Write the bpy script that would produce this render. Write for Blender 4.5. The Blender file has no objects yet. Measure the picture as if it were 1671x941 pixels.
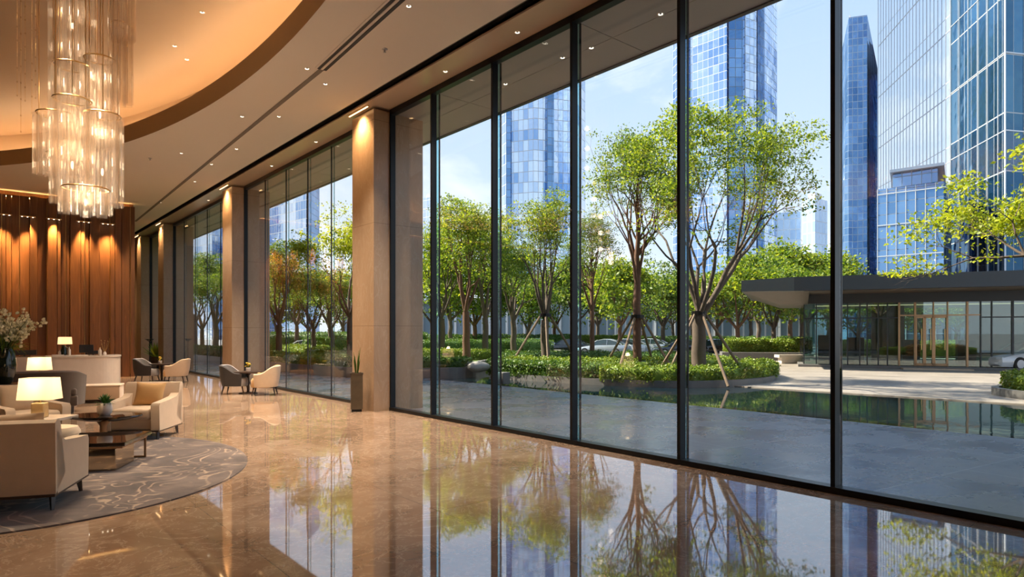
import bpy, bmesh, math, random
import numpy as np
from mathutils import Vector, Matrix

PI = math.pi
SC = bpy.context.scene
COL = SC.collection

# ------------------------------------------------------------------ camera, world, sun, exposure
F = 1050.0                      # focal length in pixels of the 1671 x 941 frame
TH = math.atan(888.0 / F)       # the window wall runs along +Y; the camera is turned away from it by TH
S_, C_ = math.sin(TH), math.cos(TH)
EYE = 1.6
cam_d = bpy.data.cameras.new('camera')
cam = bpy.data.objects.new('camera', cam_d)
COL.objects.link(cam)
cam.location = (0, 0, EYE)
cam.rotation_euler = (PI / 2, 0, -TH)
cam_d.sensor_width = 36.0
cam_d.lens = 36.0 * F / 1671.0
cam_d.shift_y = 69.5 / 1671.0
cam_d.clip_start = 0.05
cam_d.clip_end = 2000
SC.camera = cam

SC.view_settings.view_transform = 'Standard'
SC.view_settings.look = 'None'
SC.view_settings.gamma = 1.0
SC.view_settings.use_curve_mapping = False
SC.view_settings.exposure = 0.45
SC.cycles.max_bounces = 10
SC.cycles.transparent_max_bounces = 24
SC.cycles.glossy_bounces = 5
SC.cycles.diffuse_bounces = 4
SC.cycles.caustics_reflective = False
SC.cycles.caustics_refractive = False
SC.cycles.sample_clamp_indirect = 6.0

SKY = 1.12
SUN = 12.5
SUN_DIR = Vector((-0.38, 0.66, 0.78)).normalized()   # towards the sun
K_COVE = 28.0
K_SPOT = 11.0

sun_d = bpy.data.lights.new('sun', 'SUN')
sun_d.energy = SUN
sun_d.color = (1.0, 0.90, 0.72)
sun_d.angle = 0.012
sun = bpy.data.objects.new('sun', sun_d)
COL.objects.link(sun)
sun.rotation_euler = SUN_DIR.to_track_quat('Z', 'Y').to_euler()

world = bpy.data.worlds.new('sky')
SC.world = world
world.use_nodes = True
wt = world.node_tree
wt.nodes.clear()
def wn(t, **k):
    n = wt.nodes.new(t)
    for a, b in k.items(): setattr(n, a, b)
    return n
w_out = wn('ShaderNodeOutputWorld'); w_bg = wn('ShaderNodeBackground')
w_tc = wn('ShaderNodeTexCoord'); w_sep = wn('ShaderNodeSeparateXYZ')
w_ramp = wn('ShaderNodeValToRGB')
cr = w_ramp.color_ramp
cr.elements[0].position = 0.0; cr.elements[0].color = (0.68, 0.76, 0.86, 1)
cr.elements[1].position = 0.9; cr.elements[1].color = (0.19, 0.36, 0.72, 1)
e = cr.elements.new(0.18); e.color = (0.55, 0.67, 0.82, 1)
e = cr.elements.new(0.45); e.color = (0.40, 0.55, 0.79, 1)
w_map = wn('ShaderNodeMapping'); w_map.inputs['Scale'].default_value = (1.6, 1.6, 3.4)
w_map.inputs['Location'].default_value = (3.1, 0.4, 0.2)
w_noise = wn('ShaderNodeTexNoise'); w_noise.inputs['Scale'].default_value = 1.7
w_noise.inputs['Detail'].default_value = 7; w_noise.inputs['Roughness'].default_value = 0.58
w_noise.inputs['Distortion'].default_value = 0.4
w_cr = wn('ShaderNodeValToRGB')
w_cr.color_ramp.elements[0].position = 0.47; w_cr.color_ramp.elements[0].color = (0, 0, 0, 1)
w_cr.color_ramp.elements[1].position = 0.72; w_cr.color_ramp.elements[1].color = (0.85, 0.85, 0.85, 1)
w_mix = wn('ShaderNodeMixRGB'); w_mix.inputs['Color2'].default_value = (1.0, 0.99, 0.97, 1)
wl = wt.links.new
wl(w_tc.outputs['Generated'], w_sep.inputs[0]); wl(w_sep.outputs['Z'], w_ramp.inputs[0])
wl(w_tc.outputs['Generated'], w_map.inputs[0]); wl(w_map.outputs[0], w_noise.inputs[0])
wl(w_noise.outputs[0], w_cr.inputs[0]); wl(w_cr.outputs[0], w_mix.inputs[0])
wl(w_ramp.outputs[0], w_mix.inputs[1]); wl(w_mix.outputs[0], w_bg.inputs[0])
w_bg.inputs[1].default_value = SKY
wl(w_bg.outputs[0], w_out.inputs[0])

# ------------------------------------------------------------------ placement helpers
def at(px, d, z=0.0):
    lat = (px - 835.5) / F * d
    return Vector((d * S_ + lat * C_, d * C_ - lat * S_, z))
def gnd(px, py, z=0.0):
    return at(px, F * (EYE - z) / (py - 540.0), z)
def ceil_pt(px, py, z):
    return at(px, F * (z - EYE) / (540.0 - py), z)
RIGHT = Vector((C_, -S_, 0)); FWD = Vector((S_, C_, 0))

# ------------------------------------------------------------------ object helpers
def tag(o, label=None, cat=None, group=None, kind=None):
    if label: o['label'] = label
    if cat: o['category'] = cat
    if group: o['group'] = group
    if kind: o['kind'] = kind
    return o
def thing(name, label, cat, loc=(0, 0, 0), rotz=0.0, group=None):
    o = bpy.data.objects.new(name, None)
    o.empty_display_size = 0.2
    COL.objects.link(o)
    o.location = loc; o.rotation_euler = (0, 0, rotz)
    return tag(o, label, cat, group)
def link_mesh(name, me, mat=None, parent=None, loc=None, rotz=None):
    o = bpy.data.objects.new(name, me)
    COL.objects.link(o)
    if mat is not None:
        for m in (mat if isinstance(mat, (list, tuple)) else [mat]): me.materials.append(m)
    if parent is not None: o.parent = parent
    if loc is not None: o.location = loc
    if rotz is not None: o.rotation_euler = (0, 0, rotz)
    return o
def obj(name, bm, mat, parent=None, smooth=False, loc=None, rotz=None):
    me = bpy.data.meshes.new(name)
    bmesh.ops.recalc_face_normals(bm, faces=bm.faces)
    if smooth:
        for f in bm.faces: f.smooth = True
    bm.to_mesh(me); bm.free()
    if smooth:
        try: me.set_sharp_from_angle(angle=math.radians(40))
        except Exception: pass
    return link_mesh(name, me, mat, parent, loc, rotz)
def struct(name, bm, mat, smooth=False):
    return tag(obj(name, bm, mat, None, smooth), kind='structure')
def copy_tree(o, parent=None):
    c = o.copy(); COL.objects.link(c)
    if parent is not None:
        c.parent = parent
        c.matrix_parent_inverse = o.matrix_parent_inverse.copy()
    for ch in list(o.children): copy_tree(ch, c)
    return c
BM = bmesh.new
def merge(bm, tmp, M=None):
    if M is not None: bmesh.ops.transform(tmp, matrix=M, verts=tmp.verts)
    me = bpy.data.meshes.new('tmp'); tmp.to_mesh(me); tmp.free()
    bm.from_mesh(me); bpy.data.meshes.remove(me)
    return bm
def box(bm, c, s, rot=None, bev=0.0, seg=2):
    t = bmesh.new()
    bmesh.ops.create_cube(t, size=1.0)
    bmesh.ops.scale(t, vec=Vector(s), verts=t.verts)
    if bev > 0:
        bmesh.ops.bevel(t, geom=list(t.edges), offset=min(bev, min(s) * 0.49), segments=seg, profile=0.5, affect='EDGES')
    M = Matrix.Translation(Vector(c))
    if rot is not None: M = M @ (Matrix.Rotation(rot[2], 4, 'Z') @ Matrix.Rotation(rot[1], 4, 'Y') @ Matrix.Rotation(rot[0], 4, 'X'))
    return merge(bm, t, M)
def box2(bm, a, b, bev=0.0):
    a, b = Vector(a), Vector(b)
    return box(bm, (a + b) / 2, [abs(x) for x in (b - a)], bev=bev)
def tube(bm, pts, rad, n=8, cap=True):
    pts = [Vector(p) for p in pts]
    if not isinstance(rad, (list, tuple)): rad = [rad] * len(pts)
    rings = []
    for i, p in enumerate(pts):
        d = (pts[min(i + 1, len(pts) - 1)] - pts[max(i - 1, 0)])
        d = d.normalized() if d.length > 1e-9 else Vector((0, 0, 1))
        a = d.cross(Vector((0, 0, 1)) if abs(d.z) < 0.95 else Vector((1, 0, 0))).normalized()
        b = d.cross(a)
        rings.append([bm.verts.new(p + (a * math.cos(2 * PI * k / n) + b * math.sin(2 * PI * k / n)) * rad[i]) for k in range(n)])
    for r0, r1 in zip(rings, rings[1:]):
        for k in range(n): bm.faces.new((r0[k], r0[(k + 1) % n], r1[(k + 1) % n], r1[k]))
    if cap:
        bm.faces.new(rings[0]); bm.faces.new(rings[-1])
    return bm
def lathe(bm, prof, n=24, c=(0, 0, 0), sq=1.0, ex=2.0):
    c = Vector(c); rings = []
    for r, z in prof:
        ring = []
        for k in range(n):
            a = 2 * PI * k / n
            ca, sa = math.cos(a), math.sin(a)
            if ex != 2.0:
                q = (abs(ca) ** ex + abs(sa) ** ex) ** (-1.0 / ex)
                ca, sa = ca * q, sa * q
            ring.append(bm.verts.new(c + Vector((r * ca, r * sa * sq, z))))
        rings.append(ring)
    for r0, r1 in zip(rings, rings[1:]):
        for k in range(n): bm.faces.new((r0[k], r0[(k + 1) % n], r1[(k + 1) % n], r1[k]))
    bm.faces.new(rings[0]); bm.faces.new(rings[-1])
    return bm
def prism(bm, poly, z0, z1, uv=False):
    lo = [bm.verts.new((p[0], p[1], z0)) for p in poly]
    hi = [bm.verts.new((p[0], p[1], z1)) for p in poly]
    n = len(poly); per = 0.0
    lay = bm.loops.layers.uv.verify() if uv else None
    for i in range(n):
        j = (i + 1) % n
        L = math.hypot(poly[j][0] - poly[i][0], poly[j][1] - poly[i][1])
        f = bm.faces.new((lo[i], lo[j], hi[j], hi[i]))
        if uv:
            for lp, q in zip(f.loops, ((per, z0), (per + L, z0), (per + L, z1), (per, z1))): lp[lay].uv = q
        per += L
    f1 = bm.faces.new(hi); f0 = bm.faces.new(lo[::-1])
    if uv:
        for f in (f0, f1):
            for lp in f.loops: lp[lay].uv = (0.03, 0.03)
    return bm
def extrude_profile(bm, prof, w, axis='X', off=0.0):
    """Profile points (a, z) in the plane across AXIS, extruded by w, centred at off."""
    def P(a, z, s): return (off + s * w / 2, a, z) if axis == 'X' else (a, off + s * w / 2, z)
    A = [bm.verts.new(P(a, z, -1)) for a, z in prof]; B = [bm.verts.new(P(a, z, 1)) for a, z in prof]
    n = len(prof)
    for i in range(n): bm.faces.new((A[i], A[(i + 1) % n], B[(i + 1) % n], B[i]))
    bm.faces.new(A); bm.faces.new(B[::-1])
    return bm
def bevel_all(bm, off, seg=3, ang=30):
    es = [e for e in bm.edges if len(e.link_faces) == 2 and e.calc_face_angle(0) > math.radians(ang)]
    bmesh.ops.bevel(bm, geom=es, offset=off, segments=seg, profile=0.5, affect='EDGES')
    return bm
def pillow_bm(w, h, t, n=14):
    bm = bmesh.new(); G = []
    for s in (1, -1):
        g = []
        for i in range(n + 1):
            row = []
            for j in range(n + 1):
                u, v = -1 + 2 * i / n, -1 + 2 * j / n
                th = t / 2 * max(0.0, (1 - abs(u) ** 2.6)) ** 0.6 * max(0.0, (1 - abs(v) ** 2.6)) ** 0.6
                k = 1 - 0.07 * (1 - abs(u) ** 2) * abs(v) ** 6
                k2 = 1 - 0.07 * (1 - abs(v) ** 2) * abs(u) ** 6
                row.append(bm.verts.new((u * w / 2 * k2, s * (th + 0.002), v * h / 2 * k)))
            g.append(row)
        G.append(g)
        for i in range(n):
            for j in range(n): bm.faces.new((g[i][j], g[i + 1][j], g[i + 1][j + 1], g[i][j + 1]))
    def rim(g): return [g[i][0] for i in range(n)] + [g[n][j] for j in range(n)] + [g[i][n] for i in range(n, 0, -1)] + [g[0][j] for j in range(n, 0, -1)]
    a, b = rim(G[0]), rim(G[1])
    for i in range(len(a)):
        j = (i + 1) % len(a); bm.faces.new((a[i], a[j], b[j], b[i]))
    return bm
def np_mesh(name, V, Q):
    V = np.asarray(V, np.float32); Q = np.asarray(Q, np.int32); k = Q.shape[1]
    me = bpy.data.meshes.new(name)
    me.vertices.add(len(V)); me.vertices.foreach_set('co', V.ravel())
    me.loops.add(Q.size); me.loops.foreach_set('vertex_index', Q.ravel())
    me.polygons.add(len(Q)); me.polygons.foreach_set('loop_start', np.arange(0, Q.size, k, dtype=np.int32))
    try: me.polygons.foreach_set('loop_total', np.full(len(Q), k, np.int32))
    except Exception: pass
    me.update(calc_edges=True); me.validate()
    return me
def smooth_poly(pts, it=3):
    for _ in range(it):
        out = []
        for i in range(len(pts)):
            a, b = pts[i], pts[(i + 1) % len(pts)]
            out += [(a[0] * .75 + b[0] * .25, a[1] * .75 + b[1] * .25), (a[0] * .25 + b[0] * .75, a[1] * .25 + b[1] * .75)]
        pts = out
    return pts

# ------------------------------------------------------------------ materials
class NT:
    def __init__(s, name):
        s.m = bpy.data.materials.new(name); s.m.use_nodes = True
        s.t = s.m.node_tree; s.t.nodes.clear()
        s.out = s.n('ShaderNodeOutputMaterial')
    def n(s, typ, ins=None, **k):
        x = s.t.nodes.new(typ)
        for a, b in k.items(): setattr(x, a, b)
        for a, b in (ins or {}).items():
            if hasattr(b, 'links') or isinstance(b, bpy.types.NodeSocket): s.t.links.new(b, x.inputs[a])
            else: x.inputs[a].default_value = b
        return x
    def math(s, op, a, b=0.0, c=None):
        d = {0: a, 1: b}
        if c is not None: d[2] = c
        return s.n('ShaderNodeMath', d, operation=op).outputs[0]
    def ramp(s, fac, stops):
        r = s.n('ShaderNodeValToRGB', {0: fac}); e = r.color_ramp.elements
        e[0].position, e[0].color = stops[0][0], (*stops[0][1], 1)
        e[1].position, e[1].color = stops[-1][0], (*stops[-1][1], 1)
        for p, c in stops[1:-1]: e.new(p).color = (*c, 1)
        return r.outputs[0]
    def mix(s, fac, a, b, mode='MIX'):
        d = {0: fac}
        d[1] = (*a, 1) if isinstance(a, tuple) else a
        d[2] = (*b, 1) if isinstance(b, tuple) else b
        return s.n('ShaderNodeMixRGB', d, blend_type=mode).outputs[0]
    def noise(s, vec, scale, detail=4, rough=.55, dist=0.0):
        return s.n('ShaderNodeTexNoise', {'Vector': vec, 'Scale': scale, 'Detail': detail, 'Roughness': rough, 'Distortion': dist}).outputs[0]
    def coord(s, which='Object'): return s.n('ShaderNodeTexCoord').outputs[which]
    def pos(s): return s.n('ShaderNodeNewGeometry').outputs['Position']
    def mapv(s, v, scale=(1, 1, 1), rot=(0, 0, 0), loc=(0, 0, 0)):
        return s.n('ShaderNodeMapping', {'Vector': v, 'Scale': scale, 'Rotation': rot, 'Location': loc}).outputs[0]
    def bsdf(s, **k):
        b = s.n('ShaderNodeBsdfPrincipled')
        for a, v in k.items():
            a = a.replace('_', ' ')
            if isinstance(v, bpy.types.NodeSocket): s.t.links.new(v, b.inputs[a])
            else: b.inputs[a].default_value = (*v, 1) if isinstance(v, tuple) and len(v) == 3 else v
        return b
    def bump(s, h, strength=.2, dist=.02):
        return s.n('ShaderNodeBump', {'Height': h, 'Strength': strength, 'Distance': dist}).outputs[0]
    def done(s, sh):
        s.t.links.new(sh if isinstance(sh, bpy.types.NodeSocket) else sh.outputs[0], s.out.inputs[0]); return s.m

def simple(name, col, rough=.5, metal=0.0, var=.12, scale=6.0, bump=0.0, bscale=200, **k):
    t = NT(name); v = t.coord()
    c = t.mix(t.noise(v, scale), tuple(x * (1 - var) for x in col), tuple(min(1, x * (1 + var)) for x in col))
    kw = dict(Base_Color=c, Roughness=rough, Metallic=metal); kw.update(k)
    if bump: kw['Normal'] = t.bump(t.noise(v, bscale, 2), bump, .004)
    return t.done(t.bsdf(**kw))
def emit(name, col, s):
    t = NT(name)
    return t.done(t.n('ShaderNodeEmission', {0: (*col, 1), 1: s}))
def fabric(name, col, var=.08):
    t = NT(name); v = t.coord()
    c = t.mix(t.noise(v, 9, 3), tuple(x * (1 - var) for x in col), tuple(min(1, x * (1 + var)) for x in col))
    w = t.math('ADD', t.n('ShaderNodeTexWave', {'Vector': v, 'Scale': 190, 'Distortion': 1.5}).outputs[1], t.noise(v, 420, 2))
    return t.done(t.bsdf(Base_Color=c, Roughness=.85, Sheen_Weight=.25, Normal=t.bump(w, .25, .002)))
def thin_glass(name, tint=(.93, .97, .96), refl=1.0, ior=1.5):
    t = NT(name)
    fc = t.n('ShaderNodeLayerWeight', {'Blend': .5}).outputs['Facing']
    f0 = ((ior - 1) / (ior + 1)) ** 2
    fr = t.math('ADD', f0, t.math('MULTIPLY', t.math('POWER', fc, 5.0), 1 - f0))
    tr = t.n('ShaderNodeBsdfTransparent', {0: (*tint, 1)})
    gl = t.n('ShaderNodeBsdfGlossy', {0: (1, 1, 1, 1), 'Roughness': 0.0})
    mx = t.n('ShaderNodeMixShader', {0: t.math('MULTIPLY', fr, refl), 1: tr.outputs[0], 2: gl.outputs[0]})
    return t.done(mx)

def m_floor():
    t = NT('polished_marble'); p = t.pos()
    v = t.mapv(p, rot=(0, 0, 0.0))
    br = t.n('ShaderNodeTexBrick', {'Vector': v, 'Color1': (0, 0, 0, 1), 'Color2': (1, 1, 1, 1), 'Mortar': (.5, .5, .5, 1), 'Scale': 1.0,
             'Mortar Size': .0035, 'Mortar Smooth': 0.0, 'Bias': 0.0, 'Brick Width': 1.6, 'Row Height': 1.6}, offset=0.0)
    n1 = t.noise(v, .9, 8, .62, .9); n2 = t.noise(v, 2.3, 10, .68, 1.6)
    c = t.ramp(n1, [(.3, (.225, .138, .087)), (.5, (.335, .218, .142)), (.7, (.44, .31, .215))])
    vein = t.math('ABSOLUTE', t.math('SUBTRACT', n2, .5))
    c = t.mix(t.math('MULTIPLY', t.ramp(vein, [(0, (1, 1, 1)), (.016, (0, 0, 0))]), .42), c, (.80, .66, .50))
    c = t.mix(t.math('MULTIPLY', br.outputs['Color'], .22), c, (.40, .28, .19))
    c = t.mix(t.math('MULTIPLY', br.outputs['Fac'], .8), c, (.20, .12, .075))
    w = t.bump(t.noise(v, 1.1, 2), .012, .02)
    return t.done(t.bsdf(Base_Color=c, Roughness=.028, IOR=3.7, Normal=w))
def m_stone(name, a, b, rough=.35, joint=2.0, vein=(.8, .72, .6)):
    t = NT(name); p = t.pos()
    v = t.mapv(p, scale=(1.2, 1.2, .45)); n1 = t.noise(v, 1.6, 9, .62, .8); n2 = t.noise(p, 9, 5)
    c = t.mix(n1, a, b); c = t.mix(t.math('MULTIPLY', n2, .18), c, tuple(x * .6 for x in a))
    vv = t.math('ABSOLUTE', t.math('SUBTRACT', t.noise(v, 2.6, 8, .6, 1.8), .5))
    c = t.mix(t.math('MULTIPLY', t.ramp(vv, [(0, (1, 1, 1)), (.02, (0, 0, 0))]), .10), c, vein)
    z = t.n('ShaderNodeSeparateXYZ', {0: p}).outputs[2]
    fr = t.math('FRACT', t.math('DIVIDE', t.math('ADD', z, .35), joint))
    j = t.math('LESS_THAN', fr, .005)
    c = t.mix(t.math('MULTIPLY', j, .5), c, tuple(x * .45 for x in a))
    return t.done(t.bsdf(Base_Color=c, Roughness=rough, Normal=t.bump(n2, .05, .01)))
def m_wood():
    t = NT('walnut_panel'); p = t.pos()
    v = t.mapv(p, scale=(5, 5, .35)); n = t.noise(v, 3.0, 8, .6, 1.2)
    x = t.n('ShaderNodeSeparateXYZ', {0: p}).outputs[0]
    cell = t.n('ShaderNodeTexWhiteNoise', {'W': t.math('FLOOR', t.math('MULTIPLY', x, 4.3))}, noise_dimensions='1D').outputs[0]
    c = t.ramp(n, [(.25, (.085, .030, .009)), (.55, (.17, .064, .019)), (.8, (.27, .112, .036))])
    c = t.mix(t.math('MULTIPLY', cell, .45), c, (.10, .038, .013))
    return t.done(t.bsdf(Base_Color=c, Roughness=.38, Normal=t.bump(n, .08, .01)))
def m_rug():
    t = NT('patterned_rug'); p = t.pos()
    n = t.noise(t.mapv(p, scale=(1, 1, 1)), .85, 3, .5, 1.1); n2 = t.noise(p, 1.7, 4, .6, .8)
    c = t.ramp(n2, [(.3, (.050, .037, .034)), (.5, (.10, .074, .065)), (.72, (.185, .14, .12))])
    ln = t.math('ABSOLUTE', t.math('SUBTRACT', t.math('FRACT', t.math('MULTIPLY', n, 13.0)), .5))
    br = t.ramp(t.noise(p, 2.1, 2), [(.40, (.06, .06, .06)), (.56, (1, 1, 1))])
    c = t.mix(t.math('MULTIPLY', t.ramp(ln, [(.0, (1, 1, 1)), (.05, (1, 1, 1)), (.13, (0, 0, 0))]), t.math('MULTIPLY', br, .6)), c, (.50, .37, .26))
    return t.done(t.bsdf(Base_Color=c, Roughness=.95, Sheen_Weight=.2, Normal=t.bump(t.noise(p, 160, 2), .4, .006)))
def m_paving(name, a, b, r0, r1, bw, rh, rot=0.0, joint=(.03, .033, .04), jm=.012, ior=1.5):
    t = NT(name); p = t.pos(); v = t.mapv(p, rot=(0, 0, rot))
    br = t.n('ShaderNodeTexBrick', {'Vector': v, 'Color1': (0, 0, 0, 1), 'Color2': (1, 1, 1, 1), 'Mortar': (.5, .5, .5, 1), 'Scale': 1.0,
             'Mortar Size': jm, 'Mortar Smooth': .1, 'Bias': 0.0, 'Brick Width': bw, 'Row Height': rh}, offset=.5)
    n1 = t.noise(v, .7, 6, .6, .5); n2 = t.noise(v, 3.2, 8, .66, 1.0)
    c = t.mix(t.mix(.5, n1, n2), a, b)
    c = t.mix(t.math('MULTIPLY', br.outputs['Color'], .25), c, tuple(x * .55 for x in a))
    c = t.mix(t.math('MULTIPLY', br.outputs['Fac'], .8), c, joint)
    rr = t.n('ShaderNodeMapRange', {0: t.noise(v, 1.0, 5, .65), 1: .38, 2: .62, 3: r0, 4: r1}).outputs[0]
    return t.done(t.bsdf(Base_Color=c, Roughness=rr, IOR=ior, Normal=t.bump(t.mix(.5, n2, br.outputs['Fac']), .12, .01)))
def m_water():
    t = NT('pool_water'); p = t.pos()
    n = t.noise(t.mapv(p, scale=(1.0, 1.0, 1)), 2.6, 3, .5, .5)
    return t.done(t.bsdf(Base_Color=(.003, .013, .018), Roughness=.02, IOR=2.1, Normal=t.bump(n, .06, .03)))
def m_leaf(name, a, b, c3, trans=.45):
    t = NT(name)
    g = t.n('ShaderNodeNewGeometry'); r = g.outputs['Random Per Island']
    c = t.ramp(r, [(0, a), (.55, b), (1, c3)])
    d = t.bsdf(Base_Color=c, Roughness=.5)
    tr = t.n('ShaderNodeBsdfTranslucent', {0: t.mix(1.0, c, (1.0, .93, .45), 'MULTIPLY')})
    return t.done(t.n('ShaderNodeMixShader', {0: trans, 1: d.outputs[0], 2: tr.outputs[0]}))
def m_facade(name, dark, light, cw, ch, line=(.55, .56, .56), lw=.05, lh=.04, thr=(.45, .7), metal=.88, rough=.06, wob=.5, dense=(.06, .012)):
    """Curtain wall: panes of cw x ch metres, each a little different in tint and tilt, in a grid of mullions."""
    t = NT(name)
    uv = t.n('ShaderNodeSeparateXYZ', {0: t.coord('UV')})
    u = t.math('DIVIDE', uv.outputs[0], cw); v = t.math('DIVIDE', uv.outputs[1], ch)
    fu, fv = t.math('FRACT', u), t.math('FRACT', v)
    cell = t.n('ShaderNodeCombineXYZ', {0: t.math('FLOOR', u), 1: t.math('FLOOR', v)}).outputs[0]
    wnz = t.n('ShaderNodeTexWhiteNoise', {'Vector': cell}, noise_dimensions='3D')
    big = t.noise(t.n('ShaderNodeVectorMath', {0: cell, 1: (dense[0], dense[0] * 1.6, 1)}, operation='MULTIPLY').outputs[0], 1.0, 3, .6, .3)
    f = t.math('ADD', t.math('MULTIPLY', wnz.outputs[0], .13), t.math('MULTIPLY', big, .95))
    c = t.ramp(f, [(thr[0], dark), (thr[1], light)])
    ln = t.math('MAXIMUM', t.math('LESS_THAN', fu, lw), t.math('LESS_THAN', fv, lh))
    c = t.mix(ln, c, line)
    h = t.math('ADD', t.noise(t.coord('UV'), .33, 2), t.math('MULTIPLY', t.math('MULTIPLY', fu, wnz.outputs[0]), .25))
    g = t.bsdf(Base_Color=c, Roughness=t.math('MAXIMUM', rough, t.math('MULTIPLY', ln, .45)), Metallic=t.math('SUBTRACT', metal, t.math('MULTIPLY', ln, metal)),
               Normal=t.bump(h, wob, .12))
    return t.done(g)

M = {}
M['floor'] = m_floor()
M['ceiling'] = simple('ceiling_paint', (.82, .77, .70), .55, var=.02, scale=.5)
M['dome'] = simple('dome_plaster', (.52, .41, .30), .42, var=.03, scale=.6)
M['band'] = simple('gloss_ceiling_band', (.62, .50, .38), .22, var=.05, scale=1.2)
M['lip'] = simple('gold_cove_lip', (.33, .205, .09), .5, .1, var=.05)
M['slot'] = simple('black_slot', (.012, .011, .010), .6)
M['column'] = m_stone('beige_travertine', (.30, .195, .112), (.49, .345, .225), .26, 2.05)
M['wood'] = m_wood()
M['brass'] = simple('brushed_brass', (.62, .41, .17), .3, 1.0)
M['bronze'] = simple('bronze_metal', (.42, .26, .15), .38, .85)
M['black_metal'] = simple('black_metal', (.012, .013, .015), .32, .6)
M['glass'] = thin_glass('window_glass', (.972, .985, .985))
M['fin_glass'] = thin_glass('green_fin_glass', (.62, .86, .88), 1.0)
M['soffit'] = simple('grey_soffit_panel', (.52, .46, .40), .5, var=.04, scale=.8)
M['fascia'] = simple('dark_fascia', (.05, .045, .04), .5)
M['hotel'] = simple('hotel_stone', (.42, .38, .33), .6)
M['wall'] = simple('warm_plaster', (.50, .38, .26), .6, var=.04)
M['cream'] = fabric('cream_upholstery', (.62, .48, .34))
M['cream2'] = fabric('sand_upholstery', (.52, .38, .25))
M['taupe'] = fabric('taupe_upholstery', (.075, .051, .036))
M['gold_fabric'] = fabric('gold_cushion_fabric', (.60, .36, .14))
M['grey_fabric'] = fabric('grey_upholstery', (.30, .28, .27))
M['dark_fabric'] = fabric('dark_leather', (.032, .026, .024))
M['dark_wood'] = simple('dark_leg_wood', (.035, .018, .010), .35)
M['rug'] = m_rug()
M['black_glass'] = simple('dark_gloss_top', (.018, .011, .008), .04, 0.0, IOR=1.9)
M['mirror_bronze'] = simple('bronze_mirror', (.55, .43, .30), .06, 1.0, var=.05)
M['marble'] = m_stone('pale_marble', (.60, .50, .41), (.76, .67, .57), .18, 40.0, (.42, .34, .28))
def m_shade():
    t = NT('lit_lamp_shade')
    tl = t.n('ShaderNodeBsdfTranslucent', {0: (.92, .80, .62, 1)}); em = t.n('ShaderNodeEmission', {0: (1, .64, .32, 1), 1: .44})
    df = t.n('ShaderNodeBsdfDiffuse', {0: (.8, .7, .55, 1)}); a = t.n('ShaderNodeMixShader', {0: .35, 1: tl.outputs[0], 2: df.outputs[0]})
    return t.done(t.n('ShaderNodeAddShader', {0: a.outputs[0], 1: em.outputs[0]}))
M['shade'] = m_shade()
M['bulb'] = emit('warm_bulb', (1.0, .74, .45), 6.0)
M['led'] = emit('cove_led', (1.0, .61, .31), K_COVE)
M['spotface'] = emit('downlight_lens', (1.0, .86, .66), 9.0)
M['onyx'] = simple('honey_onyx', (.56, .40, .20), .2, var=.3, scale=14)
M['white_pot'] = simple('white_ceramic', (.72, .64, .58), .3)
M['vase'] = simple('dark_green_vase', (.012, .018, .010), .06, IOR=1.6)
M['petal'] = simple('cream_petal', (.95, .86, .62), .6, var=.18, scale=20)
M['stem'] = simple('green_stem', (.07, .11, .02), .6)
M['succulent'] = m_leaf('succulent_leaf', (.02, .07, .012), (.035, .10, .02), (.06, .15, .03), .15)
M['yellow'] = simple('yellow_petal', (.75, .50, .05), .6, var=.3, scale=30)
M['planter'] = simple('aged_bronze_planter', (.11, .085, .055), .42, .5, var=.35, scale=5)
M['screen'] = simple('black_plastic', (.01, .01, .011), .3)
M['white'] = simple('white_lacquer', (.75, .70, .62), .4)
M['paving'] = m_paving('wet_slate_paving', (.105, .122, .15), (.20, .218, .25), .20, .36, 2.4, 1.2, .15, (.30, .31, .33), .010, ior=1.8)
M['drive'] = m_paving('pale_drive_paving', (.22, .19, .165), (.36, .315, .27), .35, .6, 1.6, .8, .5, (.2, .18, .16), .008)
M['asphalt'] = simple('asphalt_road', (.16, .165, .175), .7, var=.2, scale=3)
M['kerb'] = m_stone('grey_granite_kerb', (.10, .095, .09), (.18, .172, .165), .5, 40.0, (.3, .3, .3))
M['pool_floor'] = simple('pool_tile', (.02, .05, .06), .4)
M['water'] = m_water()
M['soil'] = simple('dark_soil', (.045, .032, .02), .9, var=.4, scale=4)
M['lawn'] = simple('lawn_turf', (.13, .20, .03), .9, var=.4, scale=5, bump=.6, bscale=60)
M['bark'] = simple('grey_brown_bark', (.095, .068, .05), .85, var=.4, scale=14, bump=.5, bscale=40)
M['bark2'] = simple('red_brown_bark', (.13, .062, .036), .85, var=.35, scale=14, bump=.4, bscale=40)
M['stake'] = simple('timber_stake', (.17, .115, .075), .8, var=.25)
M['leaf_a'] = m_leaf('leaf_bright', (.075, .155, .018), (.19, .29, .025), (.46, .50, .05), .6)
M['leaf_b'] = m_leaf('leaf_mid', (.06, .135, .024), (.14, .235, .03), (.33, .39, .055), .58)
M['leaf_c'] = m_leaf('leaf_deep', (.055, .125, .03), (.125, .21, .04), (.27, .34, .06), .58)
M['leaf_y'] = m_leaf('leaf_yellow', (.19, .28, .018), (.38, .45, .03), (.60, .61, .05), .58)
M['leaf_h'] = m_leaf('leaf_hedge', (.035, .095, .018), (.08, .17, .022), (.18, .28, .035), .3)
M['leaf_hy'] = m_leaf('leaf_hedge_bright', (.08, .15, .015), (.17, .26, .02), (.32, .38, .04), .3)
M['leaf_r'] = m_leaf('leaf_rust', (.14, .055, .02), (.24, .11, .03), (.34, .19, .05), .3)
M['rock'] = simple('pale_boulder', (.36, .33, .29), .8, var=.3, scale=5, bump=.4, bscale=12)
M['car_white'] = simple('white_car_paint', (.70, .72, .74), .2, 0.1, Coat_Weight=1.0)
M['car_black'] = simple('black_car_paint', (.012, .013, .016), .15, 0.1, Coat_Weight=1.0)
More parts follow.
